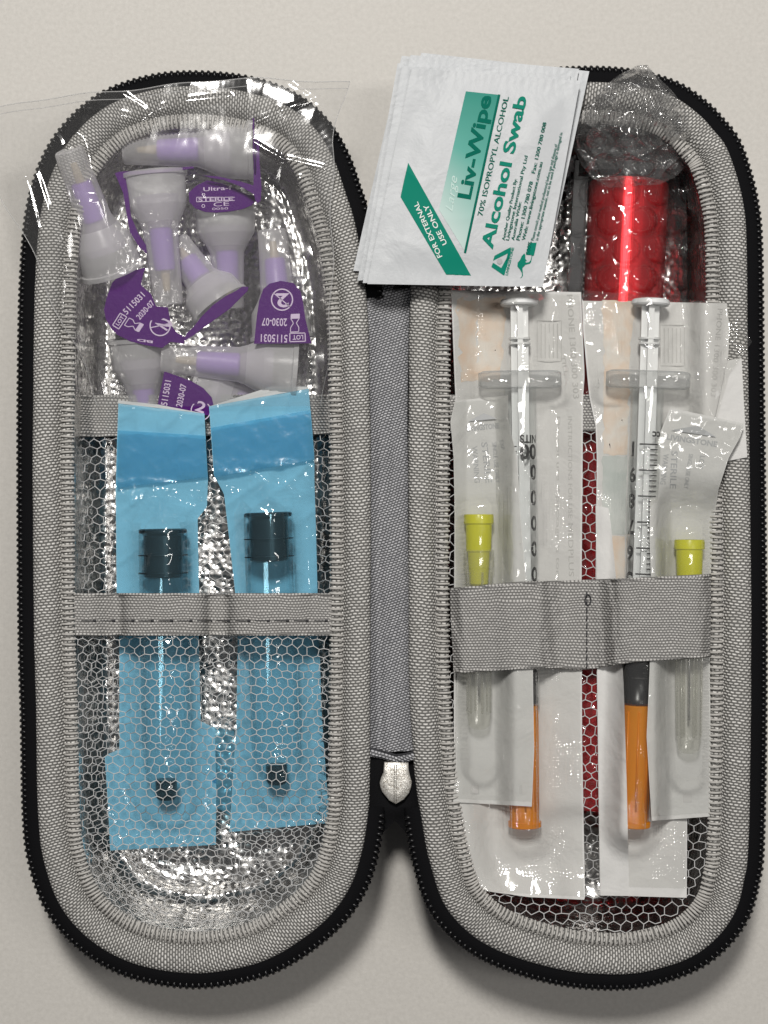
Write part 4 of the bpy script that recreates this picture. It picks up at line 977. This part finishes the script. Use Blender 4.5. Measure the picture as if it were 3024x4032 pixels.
for j in range(25):
    row = []; uv = []
    for i in range(121):
        u = i / 120; t = j / 24; q = stp.at(u, t); dy = 18 * math.exp(-((q.x - 2310) / 120) ** 2) * (1 if t > 0.5 else -0.2) - 10 * math.exp(-((q.x - 2050) / 150) ** 2) * (t < 0.2)
        row.append(P(q.x, q.y + dy * abs(2 * t - 1), z_strap(q.x, q.y) + 0.25 * N3(q.x * 0.02, q.y * 0.05))); uv.append((q.x * S, q.y * S))
    rows.append(row); uvs.append(uv)
_mb.grid(rows[::-1], uvs[::-1])
for r in (rows[0], rows[-1]): _mb.tube([p - Vector((0, 0, 0.3)) for p in r], 0.4, 6)
strap = _mb.build('elastic_strap', M['elastic'], case)
mb = MB()
for k in range(10):
    y0, y1 = 2330 + k * 31, 2352 + k * 31
    mb.tube([P(2311 + 2 * N3(k, 0), y0, z_strap(2311, y0) + 0.15), P(2311 + 2 * N3(k, 2), (y0 + y1) / 2, z_strap(2311, y0) + 0.3), P(2310, y1, z_strap(2310, y1) + 0.15)], 0.17, 5)
mb.tube([P(2315 + 12 * math.cos(a_ / 8 * 6.28), 2362 + 22 * math.sin(a_ / 8 * 6.28), z_strap(2312, 2360) + 0.45) for a_ in range(9)], 0.17, 5)
mb.build('stitching', M['thread'], strap)

# ------------------------------------------------------------------ alcohol swab sachets
z4 = lambda x, y: (1350 + x * 1.009, 200 + y * 1.009)
SA, SB, SC, SD = (Vector(p) for p in ((1446, 1118), (1622, 268), (2285, 318), (2137, 1130)))
def sachet(label, dx, dy, rot, z0, seed, rag=False):
    c = (SA + SB + SC + SD) / 4; m = Matrix.Rotation(R(rot), 2)
    cs = [c + m @ (q - c) + Vector((dx, dy)) for q in (SA, SB, SC, SD)]
    def at(u, v): return cs[0].lerp(cs[1], u).lerp(cs[3].lerp(cs[2], u), v)
    def zt(u, v):
        e = min(u, 1 - u, v, 1 - v); q = sstep(0.045, 0.2, e)
        crimp = 0.10 * math.sin(v * 260) * (1 - sstep(0.05, 0.06, min(u, 1 - u)))
        return z0 + 0.35 + 0.75 * q * (0.85 + 0.3 * N3(u * 3 + seed, v * 3)) + crimp * 0.5 + 0.5 * N3(u * 1.6 + seed, v * 1.3, 2) * (1 - q * 0.4) + lift(u, v) + 0.16 * foldn(u * 2.2 + seed, v * 2.3 + u * 1.2, 5) * sstep(0.0, 0.1, e) + 0.10 * N3(u * 7, v * 6, seed)
    def lift(u, v): return 1.8 * sstep(0.25, 0, v) * sstep(0.5, 1, u) * 0.3 + 0.0 * u
    n, k = 84, 64; mb = MB()
    rows = [[(lambda q: P(q.x, q.y, zt(i / n, j / k)))(at(i / n, j / k)) for i in range(n + 1)] for j in range(k + 1)]
    low = [[(lambda q: P(q.x, q.y, z0 + lift(i / n, j / k) + 0.5 * N3(i / n * 1.6 + seed, j / k * 1.3, 2) * (1 - 0.4 * sstep(0.045, 0.2, min(i / n, 1 - i / n, j / k, 1 - j / k)))))(at(i / n, j / k)) for i in range(n + 1)] for j in range(k + 1)]
    mb.grid([r[::-1] for r in rows]); mb.grid(low)
    for a, b in ((rows[0], low[0]), (low[-1], rows[-1]), ([r[-1] for r in rows], [r[-1] for r in low]), ([r[0] for r in low], [r[0] for r in rows])): mb.grid([b, a])
    root = thing('swab_sachet', label, 'sachet', P(c.x, c.y, z0), 'stack of alcohol swab sachets')
    o = mb.build('wrapper', M['sachet'], root, sharp=60)
    return root, o, cs, zt
LB = ['bottom sachet of the white swab stack, its upper edge sticking out furthest', 'white swab sachet second from the bottom of the stack', 'white swab sachet third from the bottom of the stack, right corner showing',
      'white swab sachet in the middle of the stack', 'white swab sachet third from the top of the stack', 'white swab sachet directly under the printed top one']
for i, (dx, dy, rot) in enumerate(((-48, -44, 1.0), (-42, -16, -0.4), (22, -52, 2.0), (-44, -26, -1.6), (-8, -50, 0.4), (-28, -14, -1.4))):
    sachet(LB[i], dx, dy, rot, 31.7 + i * 0.95, i * 3.7)
top, wrap_o, CS, ZT = sachet('top swab sachet of the stack with green printed lettering and diagonal green band', 0, 0, 0, 31.7 + 6 * 0.95, 40)
def z_sw(px, py):
    a, d = CS[0], Vector((px, py)) - CS[0]; e1 = CS[1] - CS[0]; e2 = CS[3] - CS[0]; det = e1.x * e2.y - e1.y * e2.x
    u = (d.x * e2.y - d.y * e2.x) / det; v = (e1.x * d.y - e1.y * d.x) / det
    return ZT(min(1, max(0, u)), min(1, max(0, v)))
SUP = (-0.985, -0.17)
def swt(mb, s, a, b, cap, bold=0.0, shear=0.0, off=0.24): put_text(mb, s, z4(*a), z4(*b), cap, z_sw, off, bold, shear, up=SUP)
def dense_poly(mb, quad, nu, nv, off):
    q = [Vector(z4(*p)) for p in quad]; rows = []; uv = []
    for j in range(nv + 1):
        r_ = []; u_ = []
        for i in range(nu + 1):
            p = q[0].lerp(q[1], i / nu).lerp(q[3].lerp(q[2], i / nu), j / nv); r_.append(P(p.x, p.y, z_sw(p.x, p.y) + off)); u_.append((i / nu, j / nv))
        rows.append(r_); uv.append(u_)
    mb.grid(rows[::-1], uv[::-1])
mb = MB(); dense_poly(mb, ((480, 158), (612, 172), (477, 785), (375, 620)), 24, 50, 0.12); mb.build('printed_panel', M['pgrad'], wrap_o)
mb = MB(); dense_poly(mb, ((255, 437), (240, 500), (452, 875), (500, 877)), 12, 40, 0.12); dense_poly(mb, ((240, 500), (225, 570), (403, 873), (452, 875)), 12, 40, 0.12)
swt(mb, 'Alcohol Swab', (583, 775), (718, 180), 45, 0.028)
dense_poly(mb, ((648, 772), (657, 772), (640, 845), (632, 838)), 2, 8, 0.1)
l5 = lambda x, y: ((1900 + x * 350 / 1659 - 1350) / 1.009, (800 + y * 350 / 1659 - 200) / 1.009)
for quad in (((525, 820), (530, 910), (195, 1075), (225, 980)), ((490, 950), (530, 910), (405, 1355), (350, 1210)), ((195, 1110), (350, 1210), (405, 1355), (165, 1190))):
    dense_poly(mb, tuple(l5(*p) for p in quad), 4, 8, 0.1)
put_text(mb, 'LIVINGSTONE', z4(*l5(470, 1350)), z4(*l5(590, 830)), 9, z_sw, 0.14, 0.03, up=SUP)
kang = [(1010, 735), (985, 860), (960, 975), (930, 980), (905, 1100), (880, 1128), (800, 1150), (745, 1210), (750, 1280), (755, 1350), (735, 1385), (700, 1405), (735, 1360), (735, 1300), (700, 1240), (650, 1180), (655, 1110), (700, 1060), (730, 990), (780, 935), (800, 970), (800, 1040), (830, 1075), (800, 1080), (810, 1110), (870, 1100), (900, 1060), (920, 970), (810, 960), (830, 900), (850, 820), (900, 740)]
mb.poly([(lambda q: P(q[0], q[1], z_sw(*q) + 0.16))(z4(*l5(*p))) for p in kang][::-1])
mb.build('printed_artwork', M['green'], wrap_o, smooth=False)
mb = MB(); ring(mb, z4(*l5(320, 1085)), 0.5, 11, z_sw, 0.12); mb.build('logo_dot', M['greyp'], wrap_o, smooth=False)
mb = MB(); swt(mb, 'Liv-Wipe', (497, 580), (580, 178), 50, 0.03); swt(mb, '70% ISOPROPYL ALCOHOL', (545, 645), (648, 180), 20, 0.006)
dense_poly(mb, ((606, 170), (615, 171), (481, 790), (472, 788)), 2, 60, 0.2)
for s_, a, b, cap in (('Another Quality Product By:', (632, 740), (680, 500), 12), ('Livingstone International Pty Ltd', (648, 740), (722, 410), 13), ('Australia Wide:', (669, 740), (697, 590), 12), ('Phone: 1300 780 078    Fax: 1300 780 008', (690, 740), (795, 280), 14), ('Web: www.livingstone.com.au', (711, 740), (780, 435), 13),
                      ('Please consult your medical professional before use and dispose of', (745, 740), (838, 365), 11), ('in the appropriate manner, not to be used if package is damaged in', (762, 740), (858, 320), 11), ('500%', (728, 795), (738, 745), 14)):
    swt(mb, s_, a, b, cap, 0.012)
mb.build('printed_text', M['dgreen'], wrap_o, smooth=False)
mb = MB(); swt(mb, 'Large', (428, 628), (447, 490), 30, 0.0, 0.35, 0.24); mb.build('script_text', M['scriptp'], wrap_o, smooth=False)
mb = MB(); put_text(mb, 'FOR EXTERNAL', z4(388, 802), z4(292, 588), 19, z_sw, 0.26, 0.012, up=(-0.9, 0.42)); put_text(mb, 'USE ONLY', z4(407, 752), z4(330, 598), 19, z_sw, 0.26, 0.012, up=(-0.9, 0.42))
mb.build('band_text', M['whitep'], wrap_o, smooth=False)
